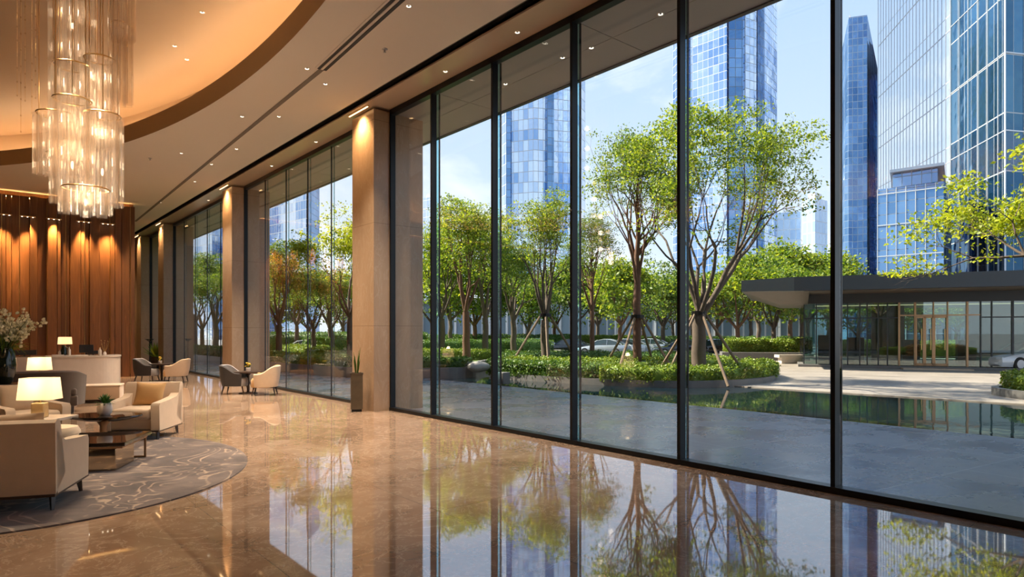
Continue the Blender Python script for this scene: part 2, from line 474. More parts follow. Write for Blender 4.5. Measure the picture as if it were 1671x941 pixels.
M['car_silver'] = simple('silver_car_paint', (.42, .46, .50), .25, .5, Coat_Weight=.8)
M['car_glass'] = simple('car_window_glass', (.015, .03, .035), .04, 0.0, IOR=1.7)
M['tyre'] = simple('tyre_rubber', (.015, .015, .015), .8)
M['alloy'] = simple('alloy_wheel', (.5, .5, .52), .3, .9)
M['headlamp'] = simple('headlamp_lens', (.65, .68, .7), .05)
M['pav_dark'] = simple('dark_canopy_metal', (.028, .036, .045), .4, .3)
M['pav_soffit'] = simple('canopy_soffit', (.05, .037, .027), .5, var=.3, scale=3)
M['pav_glass'] = thin_glass('pavilion_glass', (.60, .78, .75), 1.0, 2.1)
M['pav_in'] = simple('pavilion_interior', (.10, .085, .065), .5, var=.5, scale=2.5)
M['tower_a'] = m_facade('pale_blue_curtain_wall', (.24, .42, .70), (.74, .84, .96), .95, 1.9, (.46, .49, .54), .09, .06, (.40, .58), dense=(.16, .14))
M['tower_b'] = m_facade('blue_curtain_wall', (.20, .40, .74), (.66, .80, .98), .8, 1.2, (.46, .50, .56), .08, .07, (.38, .62), dense=(.12, .10))
M['tower_d'] = m_facade('deep_blue_curtain_wall', (.06, .17, .36), (.28, .48, .76), .9, 1.3, (.14, .20, .30), .08, .07, (.35, .75), .8, dense=(.1, .2))
M['mirror_wall'] = m_facade('mirror_curtain_wall', (.82, .89, .97), (.95, .97, 1.0), 3.0, 8.0, (.66, .68, .72), .02, .012, (.3, .6), .95, .03, .25)
M['side_wall'] = m_facade('teal_curtain_wall', (.015, .075, .15), (.11, .29, .48), 1.6, 6.0, (.42, .44, .46), .03, .02, (.40, .66), .75, .05, .6)
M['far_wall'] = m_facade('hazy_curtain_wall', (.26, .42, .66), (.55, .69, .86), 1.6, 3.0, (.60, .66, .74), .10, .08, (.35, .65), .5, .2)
M['podium'] = m_facade('grey_podium_wall', (.10, .15, .20), (.24, .32, .40), 1.1, 6.0, (.36, .38, .40), .16, .05, (.35, .65), .4, .25)
M['fin'] = simple('pale_aluminium_fin', (.62, .64, .67), .35, .5)

# ================================================================== SETTING
rng = random.Random(7)
GX = 6.565           # the plane of the glass
ZC = 6.1             # flat ceiling
ZD = 7.2             # raised dome ceiling
ECX, ECY, EA, EB = -4.17, 10.8, 8.0, 14.5     # ellipse of the cove
def ell(a, b, n=160): return [(ECX + a * math.cos(2 * PI * k / n), ECY + b * math.sin(2 * PI * k / n)) for k in range(n)]
def x_at(px, y):     # x of the vertical line at pixel column px on the plane Y = y
    t = (px - 835.5) / F
    return y * (S_ + t * C_) / (C_ - t * S_)
def y_at(px, x):
    t = (px - 835.5) / F
    return x * (C_ - t * S_) / (S_ + t * C_)

b = BM(); box2(b, (-14, -8, -.2), (6.5, 40, 0)); struct('floor', b, M['floor'])

# flat ceiling with the elliptical opening
b = BM()
outer = [b.verts.new((x, y, ZC)) for x, y in ((-14, -8), (5.82, -8), (5.82, 40), (-14, 40))]
inner = [b.verts.new((x, y, ZC)) for x, y in ell(EA, EB)]
es = [b.edges.new((outer[i], outer[(i + 1) % 4])) for i in range(4)] + [b.edges.new((inner[i], inner[(i + 1) % len(inner)])) for i in range(len(inner))]
bmesh.ops.triangle_fill(b, edges=es, use_beauty=True)
ceiling = struct('ceiling', b, M['ceiling'])
def ring_wall(bm, e0, z0, e1, z1):
    A = [bm.verts.new((x, y, z0)) for x, y in e0]; B = [bm.verts.new((x, y, z1)) for x, y in e1]
    n = len(A)
    for i in range(n): bm.faces.new((A[i], A[(i + 1) % n], B[(i + 1) % n], B[i]))
b = BM()
ring_wall(b, ell(EA, EB), ZC - .005, ell(EA, EB), ZC + .40)
ring_wall(b, ell(EA, EB), ZC + .40, ell(EA + .06, EB + .06), ZC + .40)
ring_wall(b, ell(EA + .06, EB + .06), ZC + .40, ell(EA + .06, EB + .06), ZC + .30)
struct('trim_1', b, M['lip'], True)
b = BM()
ring_wall(b, ell(EA + .06, EB + .06), ZC + .30, ell(EA + .85, EB + .85), ZC + .30)
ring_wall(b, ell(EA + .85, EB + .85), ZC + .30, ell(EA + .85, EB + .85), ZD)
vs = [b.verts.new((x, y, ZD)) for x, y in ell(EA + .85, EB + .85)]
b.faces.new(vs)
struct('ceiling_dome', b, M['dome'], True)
b = BM()
for k in range(160):
    p, q = ell(EA + .34, EB + .34)[k], ell(EA + .34, EB + .34)[(k + 1) % 160]
    tube(b, [(p[0], p[1], ZC + .335), (q[0], q[1], ZC + .335)], .022, 6, False)
tag(obj('cove_light_strip', b, M['led']), 'warm light strip hidden behind the golden lip of the oval ceiling cove', 'light strip')

# the dark slot along the windows and the glossy band beside it
b = BM()
box2(b, (5.82, -8, ZC + .12), (5.96, 40, ZC + .2)); box2(b, (5.80, -8, ZC), (5.82, 40, ZC + .2)); box2(b, (5.96, -8, ZC), (5.975, 40, ZC + .2))
struct('trim_2', b, M['slot'])
b = BM(); box2(b, (5.96, -8, ZC - .03), (6.60, 40, ZC + .05)); struct('ceiling_band', b, M['band'])
A_, B_, D_ = ceil_pt(655, -6, ZC), ceil_pt(525, 113, ZC), ceil_pt(221, 361, ZC)
def strip(bm, p, q, w, z0, z1, off=0.0):
    d = (q - p).normalized(); s = Vector((-d.y, d.x, 0))
    p, q = p + s * off, q + s * off
    prism(bm, [(p + s * w / 2).to_tuple()[:2], (p - s * w / 2).to_tuple()[:2], (q - s * w / 2).to_tuple()[:2], (q + s * w / 2).to_tuple()[:2]], z0, z1)
A2 = A_ + (A_ - B_) * 1.2
t = thing('linear_air_diffuser', 'long black twin slot air diffuser set flush in the flat ceiling', 'air vent', ((A2 + B_) / 2).to_tuple()[:2] + (ZC,))
def local(o, p): return Vector(p) - o.location
for nm, w, off, z in (('slot', .05, .055, .012), ('slot', .05, -.055, .012)):
    b = BM(); strip(b, local(t, A2), local(t, B_), w, -z, .02, off); obj(nm, b, M['slot'], t)
b = BM()
for off in (0, .1, -.1): strip(b, local(t, A2), local(t, B_), .035, -.010, .02, off)
obj('frame', b, M['ceiling'], t)
b = BM(); strip(b, B_, D_, .085, ZC - .008, ZC + .02); struct('trim_3', b, simple('grey_ceiling_groove', (.16, .13, .105), .5))

# stone columns, each through the glass line
COLS = [(11.52, 12.45), (20.5, 21.45), (29.5, 30.45), (34.0, 34.95)]
for i, (y0, y1) in enumerate(COLS):
    b = BM(); box2(b, (6.15, y0, -.05), (7.29, y1, ZC - .03 if False else 6.02)); b2 = BM()
    struct('column_%d' % (i + 1), b, M['column']); b2.free()

# glazing: one window per pane, with its mullion, fin and outer bar
bays = [(-6.2, 11.52, [-4.4, -2.6, -.8, 1.0, 2.80, 4.60, 6.40, 8.20, 10.0]),
        (12.45, 20.5, [14.37, 15.75, 17.2, 18.8]),
        (21.45, 29.5, [23.1, 24.7, 26.3, 27.9]),
        (30.45, 34.0, [32.2])]
wn_ = 0
for y0, y1, ms in bays:
    edges = [y0] + ms + [y1]
    for a, c in zip(edges, edges[1:]):
        wn_ += 1
        b = BM(); box2(b, (GX - .008, a + .012, .06), (GX + .008, c - .012, 5.98))
        w = struct('window_%d' % wn_, b, M['glass'])
        big = y0 < 0
        k = 1.0 if big else .4
        if c != y1 or True:
            mw = .045 * k
            b = BM(); dm = 1.0 if (big or c == y1) else .25; box2(b, (GX - .06 * dm, c - mw / 2 - (mw / 2 if c == y1 else 0), .0), (GX + .05 * dm, c + mw / 2 - (mw / 2 if c == y1 else 0), 6.06)); obj('mullion', b, M['black_metal'], w)
            if c != y1:
                b = BM(); box2(b, (GX + .055, c - .008, .06), (GX + .115 * (1 if big else .6), c + .008, 5.98)); obj('glass_fin', b, M['fin_glass'], w)
                b = BM(); box2(b, (GX + .115 * (1 if big else .6), c - .011 * k, .0), (GX + .115 * (1 if big else .6) + .022 * k, c + .011 * k, 6.0)); obj('fin_edge', b, M['black_metal'], w)
        if a == y0:
            b = BM(); box2(b, (GX - .06, a, 0), (GX + .05, a + .045, 6.06)); obj('jamb', b, M['black_metal'], w)
    b = BM(); box2(b, (GX - .07, y0, -.02), (GX + .07, y1, .065)); struct('window_sill_%d' % (bays.index((y0, y1, ms)) + 1), b, M['black_metal'])
    b = BM(); box2(b, (GX - .06, y0, 5.96), (GX + .06, y1, 6.065)); struct('window_head_%d' % (bays.index((y0, y1, ms)) + 1), b, M['black_metal'])

# soffit outside the glass, fascia, the hotel above
b = BM()
ys = [y for y in np.arange(-8, 46, 3.6)]
for y in ys:
    for xa, xb in ((6.64, 7.38), (7.395, 8.16)): box2(b, (xa, y + .008, 6.0), (xb, y + 3.592, 6.05))
struct('ceiling_soffit', b, M['soffit'])
b = BM(); box2(b, (6.63, -8, 6.03), (8.16, 46, 6.2)); struct('trim_4', b, M['slot'])
b = BM(); box2(b, (8.16, -8, 5.98), (8.24, 46, 7.2)); struct('trim_5', b, M['fascia'])
b = BM(); box2(b, (-15, -9, 7.5), (8.2, 46, 8.7)); box2(b, (5.6, -9, 6.32), (8.1, 46, 7.5)); box2(b, (-15, -9, 6.3), (-12.95, 46, 7.5)); struct('roof', b, M['hotel'])  # unseen upper mass, its height shaped to place the shadow line outside

# enclosing walls
b = BM(); box2(b, (-14.2, -8, 0), (-14, 40, 7.5)); struct('wall_left', b, M['wall'])
b = BM(); box2(b, (-14.2, -8.2, 0), (6.9, -8, 7.5)); struct('wall_south', b, M['wall'])
b = BM(); box2(b, (6.5, -8, 0), (6.9, -6.2, 7.5)); struct('wall_right', b, M['column'])
b = BM(); box2(b, (-14.2, 37, 0), (7.2, 37.2, 7.5)); box2(b, (6.5, 34.95, 0), (6.9, 37, 6.1)); struct('wall_end', b, M['wall'])

# walnut feature wall behind the desk
YW = 25.9; XW = 4.5
b = BM(); box2(b, (-14, YW + .30, 0), (XW, YW + .45, ZC)); struct('wall_back', b, M['wood'])
b = BM(); st = BM(); x = XW; k = 0; r_ = random.Random(21)
while x > -13.9:
    w = r_.choice((.11, .14, .2, .26, .3)); dpt = r_.choice((.0, .04, .09, .13, .17)) if k else .17
    box2(b, (x - w + .006, YW + .17 - dpt, 0.0), (x - .006, YW + .20, 5.97), bev=.008)
    if k % 3 == 1: box2(st, (x - .007, YW + .17 - dpt - .012, .1), (x + .005, YW + .28, 5.95))
    x -= w; k += 1
wp = struct('wall_panelling', b, M['wood'])
obj('brass_strip', st, M['brass'], wp)
b = BM(); tube(b, [(-13.9, YW + .26, 5.92), (XW - .05, YW + .26, 5.92)], .012, 6)
tag(obj('wall_light_strip', b, emit('slot_led', (1.0, .58, .20), 30.0)), 'warm light strip along the top edge of the walnut wall', 'light strip')

def spot(parent, loc, energy, size, blend=.6, color=(1, .80, .58), rot=(0, 0, 0), rad=.03):
    l = bpy.data.lights.new('spot', 'SPOT'); l.energy = energy * K_SPOT; l.spot_size = size; l.spot_blend = blend
    l.color = color; l.shadow_soft_size = rad
    o = bpy.data.objects.new('spot_beam', l); COL.objects.link(o); o.parent = parent; o.location = loc; o.rotation_euler = rot
    return o
def bulb_light(parent, loc, energy, color=(1, .70, .38), rad=.05):
    l = bpy.data.lights.new('bulb', 'POINT'); l.energy = energy * K_SPOT; l.color = color; l.shadow_soft_size = rad
    o = bpy.data.objects.new('bulb_glow', l); COL.objects.link(o); o.parent = parent; o.location = loc
    return o
wash_lab = ['at the far left edge of the walnut wall', 'second from the left on the walnut wall', 'above the middle of the desk on the walnut wall',
            'above the right half of the desk on the walnut wall', 'closest to the right end of the walnut wall']
for i, px in enumerate((6, 45, 88, 137, 176)):
    x = x_at(px, YW - .1)
    t = thing('wall_washer', 'small brass wall washer bar ' + wash_lab[i], 'wall light', (x, YW - .03, 5.28), group='wall washers on the walnut wall')
    b = BM(); box(b, (0, -.06, 0), (.42, .05, .035), bev=.008); obj('bar', b, M['brass'], t)
    for q in (-.13, .13):
        b = BM(); box2(b, (q - .012, -.04, -.01), (q + .012, .16, .01)); obj('bracket', b, M['brass'], t)
    for q in (-.14, 0, .14):
        b = BM(); lathe(b, [(.018, -.022), (.022, -.019)], 10, (q, -.06, 0)); obj('lens', b, M['spotface'], t)
    spot(t, (0, -.10, -.05), 85, math.radians(52), .9, (1, .62, .26), (math.radians(9), 0, 0), .06)

# recessed ceiling lights and glint discs
def downlight(p, label, grp, energy=55, size=80):
    t = thing('recessed_downlight_or_glint', label, 'downlight', p, group=grp)
    b = BM(); lathe(b, [(.032, 0.01), (.05, 0.01), (.05, -.004), (.034, -.006), (.032, 0.0)], 16); obj('trim_ring', b, M['white'], t)
    b = BM(); lathe(b, [(.005, .002), (.030, -.001), (.030, .006)], 14); obj('lens', b, M['spotface'], t)
    if energy: spot(t, (0, 0, -.02), energy, math.radians(size), .7, (1, .84, .66))
dl = [(667, 10, 'at the top edge beside the black air vent'), (501, 112, 'left of the end of the black air vent'), (531, 137, 'just beyond the end of the black air vent'),
      (455, 190, 'third along the grey groove in the ceiling'), (386, 243, 'beside the middle of the grey ceiling groove'),
      (345, 268, 'fifth along the grey groove'), (318, 296, 'sixth along the grey groove'), (262, 330, 'near the far end of the grey groove'), (296, 250, 'between the golden cove lip and the groove'),
      (395, 190, 'left of the groove under the cove lip')]
for px, py, l in dl:
    downlight(ceil_pt(px, py, ZC).to_tuple(), 'small round downlight in the flat ceiling ' + l, 'downlights in the flat ceiling')
for px, py, l in ((825, 137, 'above the second pane'), (918, 94, 'above the third pane'), (965, 78, 'above the fourth pane, near the dark bar'), (1078, 23, 'just left of the thick middle mullion')):
    downlight(ceil_pt(px, py, 6.0).to_tuple(), 'small downlight in the outside soffit ' + l, 'downlights in the outside soffit', 0)
for y, l in ((9.2, 'over the nearest panes'), (7.3, 'second over the nearest panes'), (14.6, 'beyond the big column'), (17.5, 'over the middle window bay'), (23.5, 'over the far window bay')):
    downlight((6.28, y, ZC - .031), 'small downlight in the glossy band along the windows ' + l, 'downlights in the glossy band', 30, 90)
for px, py, l in ((285, 75, 'right of the chandelier, upper'), (305, 97, 'right of the chandelier, lower'), (330, 20, 'near the top edge')):  # chandelier glints put in as glowing discs, no fixtures here
    downlight(ceil_pt(px, py, ZD).to_tuple(), 'glowing disc as a chandelier sparkle in the oval ceiling ' + l, 'chandelier sparkles in the oval ceiling', 0)
# grazing lights that wash the tops of the columns
for i, (y0, y1) in enumerate(COLS):
    t = thing('column_uplight', ['slim brass light over the big nearest column', 'slim brass light over the second column', 'slim brass light over the third column', 'slim brass light over the farthest column'][i],
              'column light', (6.05, (y0 + y1) / 2, ZC - .031), group='lights over the columns')
    b = BM(); box2(b, (-.02, -.42, -.02), (.02, .42, .0)); obj('housing', b, M['brass'], t)
    b = BM(); box2(b, (-.012, -.40, -.026), (.012, .40, -.019)); obj('lens', b, emit('column_led', (1, .62, .28), 5.0), t)
    spot(t, (-.02, 0, -.04), 32, math.radians(120), .8, (1, .62, .30), (0, math.radians(-6), 0), .15)
# sprinklers / detectors
for px, py, l in ((628, 80, 'between the air vent and the dark slot'), (245, 258, 'far away beside the groove')):
    p = ceil_pt(px, py, ZC)
    t = thing('ceiling_sprinkler', 'small metal sprinkler on the flat ceiling ' + l, 'sprinkler', p.to_tuple(), group='ceiling sprinklers')
    b = BM(); lathe(b, [(.045, 0), (.045, -.008), (.02, -.014)], 14); obj('escutcheon', b, M['alloy'], t)
    b = BM(); tube(b, [(0, 0, -.01), (0, 0, -.05)], .010, 8); lathe(b, [(.024, -.05), (.024, -.054)], 12); obj('head', b, M['alloy'], t)

# ================================================================== FURNITURE
def heading(v): return math.atan2(v[1], v[0]) + PI / 2      # rotation that turns local -Y to v
def tapered_leg(bm, x, y, z0, z1, r0, r1, dx=0, dy=0, n=4):
    tmp = bmesh.new()
    tube(tmp, [(x + dx, y + dy, z0), (x, y, z1)], [r0, r1], n)
    return merge(bm, tmp)
def make_armchair(label, loc, rz, mat, group='lounge armchairs', w=.80):
    t = thing('lounge_armchair', label, 'armchair', loc, rz, group)
    b = BM(); box(b, (0, .0, .235), (w - .03, .72, .17), bev=.025, seg=3); obj('base', b, mat, t, True)
    b = BM(); box(b, (0, -.07, .385), (w - .25, .66, .17), bev=.055, seg=4); obj('seat_cushion', b, mat, t, True)
    b = BM()
    extrude_profile(b, [(.22, .30), (.44, .15), (.455, .78), (.42, .805), (.36, .80), (.33, .76)], w)
    bevel_all(b, .022, 3); obj('backrest', b, mat, t, True)
    for s in (-1, 1):
        b = BM()
        extrude_profile(b, [(-.385, .15), (.40, .15), (.43, .74), (.34, .66), (.22, .595), (-.10, .565), (-.37, .55), (-.40, .51)], .12, 'X', s * (w / 2 - .06))
        bevel_all(b, .03, 3); obj('armrest', b, mat, t, True)
    b = BM(); box(b, (0, .02, .142), (w - .004, .87, .024), bev=.005); obj('plinth_rail', b, M['dark_wood'], t)
    for sx in (-1, 1):
        for sy in (-1, 1):
            b = BM(); tapered_leg(b, sx * (w / 2 - .06), sy * .32 + .02, 0, .145, .016, .03, sx * .01, sy * .035); obj('leg', b, M['dark_wood'], t)
    return t
def put_pillow(label, chair, mat, loc=(0.02, .14, .625), tilt=-.28, size=(.44, .40, .15), name='throw_pillow', roll=0.0, grp='throw pillows'):
    o = obj(name, pillow_bm(*size), mat, None, True)
    tag(o, label, 'pillow', grp)
    Mx = Matrix.Translation(chair.location) @ Matrix.Rotation(chair.rotation_euler.z, 4, 'Z') @ Matrix.Translation(Vector(loc)) @ Matrix.Rotation(roll, 4, 'Y') @ Matrix.Rotation(tilt, 4, 'X')
    o.matrix_world = Mx
    return o

# rug
b = BM(); n = 96
lathe(b, [(2.3, 0.0), (2.3, .014), (2.27, .018)], n, (.48, 9.1, 0), 2.65 / 2.3)
tag(obj('area_rug', b, M['rug']), 'large oval taupe rug with pale swirling lines under the armchairs', 'rug')
RZ = .018

c1 = make_armchair('cream armchair seen from behind at the lower left corner, nearest of all', (.345, 7.485, RZ), heading((.40, .917)), M['cream'], w=.92)
put_pillow('pale cushion whose top edge shows over the back of the nearest armchair', c1, M['cream2'], (0, .17, .65), -.3, (.6, .42, .16))
c2 = make_armchair('cream armchair with one gold cushion, facing the tables on their far right side', (2.02, 11.02, RZ * 0), heading((-.56, -.83)), M['cream'], w=.80)
put_pillow('square gold cushion standing in the armchair right of the plant', c2, M['gold_fabric'], (.03, .15, .635), -.3, (.43, .37, .15), roll=.05)
c3 = make_armchair('cream armchair behind the lit lamp, left of the succulent pot', (.60, 11.5, 0), heading((.42, -.9)), M['cream'], w=.84)
put_pillow('sand coloured cushion in the armchair right behind the lamp', c3, M['cream2'], (.0, .16, .64), -.3, (.44, .42, .15))
c4 = make_armchair('sand coloured armchair cut by the left edge of the picture beside the lamp table', at(-14, 9.6).to_tuple(), heading((.75, -.66)), M['cream2'], w=.84)
put_pillow('rounded beige cushion lying on the armchair at the left edge', c4, M['cream'], (.0, .1, .62), -.5, (.5, .4, .18))

# pouf between the near armchair and the low table
t = thing('round_pouf', 'round cream pouf beside the near armchair, left of the low table', 'pouf', at(96, 8.05, RZ).to_tuple())
b = BM(); lathe(b, [(.20, .03), (.225, .06), (.235, .2), (.23, .33), (.20, .385), (.1, .405), (.01, .41)], 32); obj('cushion', b, M['cream'], t, True)
b = BM(); lathe(b, [(.19, 0), (.19, .03)], 24); obj('plinth', b, M['dark_wood'], t)

# loveseat in taupe, seen from behind
P = at(58, 12.4)
t = thing('taupe_loveseat', 'dark taupe loveseat with a high curved back beyond the lamp', 'sofa', P.to_tuple(), heading((.15, .98)))
b = BM()
n = 28; O = []; I = []
for k in range(n + 1):
    a = -1 + 2 * k / n
    xx = a * .80; yy = .34 - .62 * abs(a) ** 5
    h = .84 - .10 * abs(a) ** 8
    O.append((xx * 1.02, yy + .02, h)); I.append((xx * .86, yy - .13, h))
rows = []
for (ox, oy, h), (ix, iy, _) in zip(O, I): rows.append([b.verts.new(p) for p in ((ox * .96, oy - .03, .14), (ox, oy, h - .03), ((ox + ix) / 2, (oy + iy) / 2, h), (ix, iy, h - .03), (ix, iy, .14))])
for r0, r1 in zip(rows, rows[1:]):
    for q in range(5): b.faces.new((r0[q], r1[q], r1[(q + 1) % 5], r0[(q + 1) % 5]))
b.faces.new(rows[0]); b.faces.new(rows[-1])
obj('backrest', b, M['taupe'], t, True)
b = BM(); box(b, (0, -.08, .24), (1.36, .6, .2), bev=.03, seg=3); obj('base', b, M['taupe'], t, True)
for s in (-1, 1):
    b = BM(); box(b, (s * .335, -.08, .41), (.66, .6, .15), bev=.05, seg=4); obj('seat_cushion', b, M['taupe'], t, True)
for sx in (-1, 1):
    for sy in (-1, 1):
        b = BM(); tapered_leg(b, sx * .58, sy * .22 - .05, 0, .15, .018, .028); obj('leg', b, M['dark_wood'], t)
# low bench before the desk
P = at(163, 14.6)
t = thing('upholstered_bench', 'low beige upholstered bench standing before the marble desk', 'bench', P.to_tuple(), heading((-.3, -.95)))
b = BM(); box(b, (0, 0, .22), (.86, .55, .30), bev=.02, seg=3); obj('body', b, M['cream2'], t, True)
b = BM(); box(b, (0, 0, .375), (.88, .57, .035), bev=.012, seg=3); obj('piped_top', b, M['cream'], t, True)
b = BM(); box(b, (0, 0, .035), (.78, .48, .07)); obj('plinth', b, M['dark_wood'], t)

# low coffee table: bronze mirror box under a dark gloss slab on a thin leg
ang = math.atan2(.44, .24)
t = thing('low_coffee_table', 'low square coffee table with dark gloss top and bronze mirrored base', 'coffee table', (1.20, 8.98, RZ), ang)
b = BM(); box(b, (0, 0, .30), (.88, .84, .045), bev=.008); obj('table_top', b, M['black_glass'], t)
b = BM(); box(b, (0, 0, .265), (.80, .76, .03)); obj('apron', b, M['bronze'], t)
b = BM(); box(b, (-.12, .0, .125), (.56, .62, .25), bev=.006); obj('mirror_base', b, M['mirror_bronze'], t)
for sx, sy in ((.385, -.36), (.385, .36)):
    b = BM(); box(b, (sx, sy, .135), (.022, .022, .27)); obj('leg', b, M['bronze'], t)
b = BM(); box(b, (.385, 0, .012), (.022, .72, .022)); obj('floor_rail', b, M['bronze'], t)
# oval coffee table behind
P = at(169, 8.75, RZ)
t = thing('oval_coffee_table', 'oval dark gloss coffee table with tapering underside, carrying the succulent pot', 'coffee table', P.to_tuple(), -TH)
b = BM(); lathe(b, [(.02, .355), (.30, .375), (.47, .415), (.505, .432), (.50, .445), (.02, .447)], 48, (0, 0, 0), .62); obj('table_top', b, M['black_glass'], t, True)
b = BM(); lathe(b, [(.16, 0), (.16, .02), (.05, .05), (.045, .3), (.09, .37)], 24); obj('pedestal', b, M['bronze'], t, True)
# succulent in a white pot
t = thing('potted_succulent', 'spiky green succulent in a white pot on the oval table', 'plant', at(171, 8.72, .447 + RZ).to_tuple())
b = BM(); lathe(b, [(.055, 0), (.085, .03), (.095, .09), (.085, .15), (.072, .165), (.066, .16), (.074, .12)], 28); obj('pot', b, M['white_pot'], t, True)
b = BM(); lathe(b, [(.001, .135), (.07, .135), (.07, .13)], 16); obj('soil', b, M['soil'], t)
b = BM(); r_ = random.Random(5)
for k in range(70):
    a = r_.uniform(0, 2 * PI); el = r_.uniform(.15, 1.35); L = r_.uniform(.11, .17); w = .013
    d = Vector((math.cos(a) * math.cos(el), math.sin(a) * math.cos(el), math.sin(el))); s = Vector((-math.sin(a), math.cos(a), 0))
    p0 = Vector((0, 0, .13)) + d * .02; p1 = p0 + d * L * .55; p2 = p0 + d * L + Vector((0, 0, -.02 * math.cos(el)))
    up = d.cross(s) * .006
    vs = [b.verts.new(q) for q in (p0 - s * w * .6, p0 + s * w * .6, p1 + s * w + up, p1 - s * w + up, p2)]
    b.faces.new((vs[0], vs[1], vs[2], vs[3])); b.faces.new((vs[3], vs[2], vs[4]))
obj('leaves', b, M['succulent'], t)

# lamp tables and lamps
def lamp_table(P, h, label, sx=.55, sy=.5):
    t = thing('marble_side_table', label, 'side table', P.to_tuple(), -TH)
    b = BM(); box(b, (0, 0, h - .02), (sx, sy, .04), bev=.006); obj('table_top', b, M['marble'], t)
    b = BM(); box(b, (0, 0, h / 2 - .02), (sx * .55, sy * .55, h - .04), bev=.005); obj('pedestal', b, M['bronze'], t)
    return t
def table_lamp(P, label, s=1.0, watt=.9):
    t = thing('table_lamp', label, 'lamp', P.to_tuple(), -TH + .12, 'table lamps')
    b = BM(); box(b, (0, 0, .095), (.155 * s, .12 * s, .19), bev=.012); obj('base', b, M['onyx'], t)
    b = BM(); tube(b, [(0, 0, .19), (0, 0, .24)], .012, 10); lathe(b, [(.02, .19), (.02, .197)], 12); obj('stem', b, M['brass'], t)
    b = BM()
    for (a0, a1, z0, z1) in ((.215, .19, .235, .51),):
        prof = [(a0, z0), (a1, z1)]
        rings = []
        for r, z in prof:
            rings.append([b.verts.new((r * s * max(-1, min(1, 1.28 * math.cos(2 * PI * k / 40))), .72 * r * s * max(-1, min(1, 1.28 * math.sin(2 * PI * k / 40))), z)) for k in range(40)])
        for k in range(40): b.faces.new((rings[0][k], rings[0][(k + 1) % 40], rings[1][(k + 1) % 40], rings[1][k]))
    o = obj('lamp_shade', b, M['shade'], t, True)
    b = BM(); lathe(b, [(.01, .26), (.03, .30), (.03, .34), (.01, .37)], 12); obj('bulb', b, M['bulb'], t)
    bulb_light(t, (0, 0, .40), watt * .16)
    bulb_light(t, (0, 0, .53), watt * .25)
    return t
lamp_table(at(60, 8.35, RZ), .47, 'pale marble side table under the large lit lamp', .74, .52)
table_lamp(at(65, 8.3, .47 + RZ), 'large lit lamp with wide cream shade and onyx block base')
lamp_table(at(64, 14.2), .52, 'pale marble side table under the smaller far lamp, mostly hidden', .5, .5)
table_lamp(at(64.5, 14.0, .52), 'smaller lit lamp with straight shade rising behind the large one', .95)

# flower arrangement at the left edge
P = at(7, 11.0)
t = thing('tall_console_table', 'dark round console table under the tall flower vase', 'table', P.to_tuple())
b = BM(); lathe(b, [(.02, .66), (.34, .66), (.35, .68), (.34, .70), (.02, .70)], 36); obj('table_top', b, M['dark_wood'], t)
b = BM(); lathe(b, [(.22, 0), (.22, .03), (.06, .06), (.05, .6), (.14, .66)], 24); obj('pedestal', b, M['dark_wood'], t, True)
t = thing('flower_vase', 'tall dark glass vase with white blossom and grass leaves at the left edge', 'vase of flowers', (P.x, P.y, .70))
b = BM(); lathe(b, [(.09, 0), (.11, .02), (.15, .15), (.17, .32), (.15, .50), (.115, .60), (.125, .62), (.11, .60), (.14, .48)], 32); obj('vase', b, M['vase'], t, True)
r_ = random.Random(11); sb = BM(); fl = BM(); gl = BM()
for k in range(46):
    a = r_.uniform(0, 2 * PI); el = r_.uniform(.9, 1.52); L = r_.uniform(.40, .80)
    d = Vector((math.cos(a) * math.cos(el), math.sin(a) * math.cos(el), math.sin(el)))
    p0 = Vector((.03 * math.cos(a), .03 * math.sin(a), .5)); p1 = p0 + d * L * .5; p2 = p0 + d * L + Vector((math.cos(a), math.sin(a), 0)) * .12 * L
    tube(sb, [p0, p1, p2], [.006, .005, .003], 5)
    for q in range(r_.randint(8, 13)):
        c = p1.lerp(p2, r_.uniform(.25, 1.08)) + Vector([r_.gauss(0, .035) for _ in range(3)])
        rr = r_.uniform(.022, .042)
        for j in range(5):
            ax = Vector([r_.gauss(0, 1) for _ in range(3)]).normalized(); ay = ax.orthogonal().normalized(); az = ax.cross(ay)
            vs = [fl.verts.new(c + ay * math.cos(2 * PI * m / 6) * rr + az * math.sin(2 * PI * m / 6) * rr * .7 + ax * (.3 * rr * (m % 2))) for m in range(6)]
            fl.faces.new(vs)
for k in range(60):
    a = r_.uniform(0, 2 * PI); el = r_.uniform(.1, 1.2); L = r_.uniform(.25, .55)
    d = Vector((math.cos(a) * math.cos(el), math.sin(a) * math.cos(el), math.sin(el))); s = Vector((-math.sin(a), math.cos(a), 0)) * .014
    p0 = Vector((0, 0, .58)) + Vector((math.cos(a), math.sin(a), 0)) * .06; p1 = p0 + d * L * .6; p2 = p0 + d * L + Vector((0, 0, -.14 * math.cos(el)))
    vs = [gl.verts.new(q) for q in (p0 - s * .5, p0 + s * .5, p1 + s, p1 - s, p2)]
    gl.faces.new(vs[:4]); gl.faces.new((vs[3], vs[2], vs[4]))
obj('stems', sb, M['stem'], t); obj('blossom', fl, M['petal'], t); obj('leaves', gl, M['leaf_b'], t)

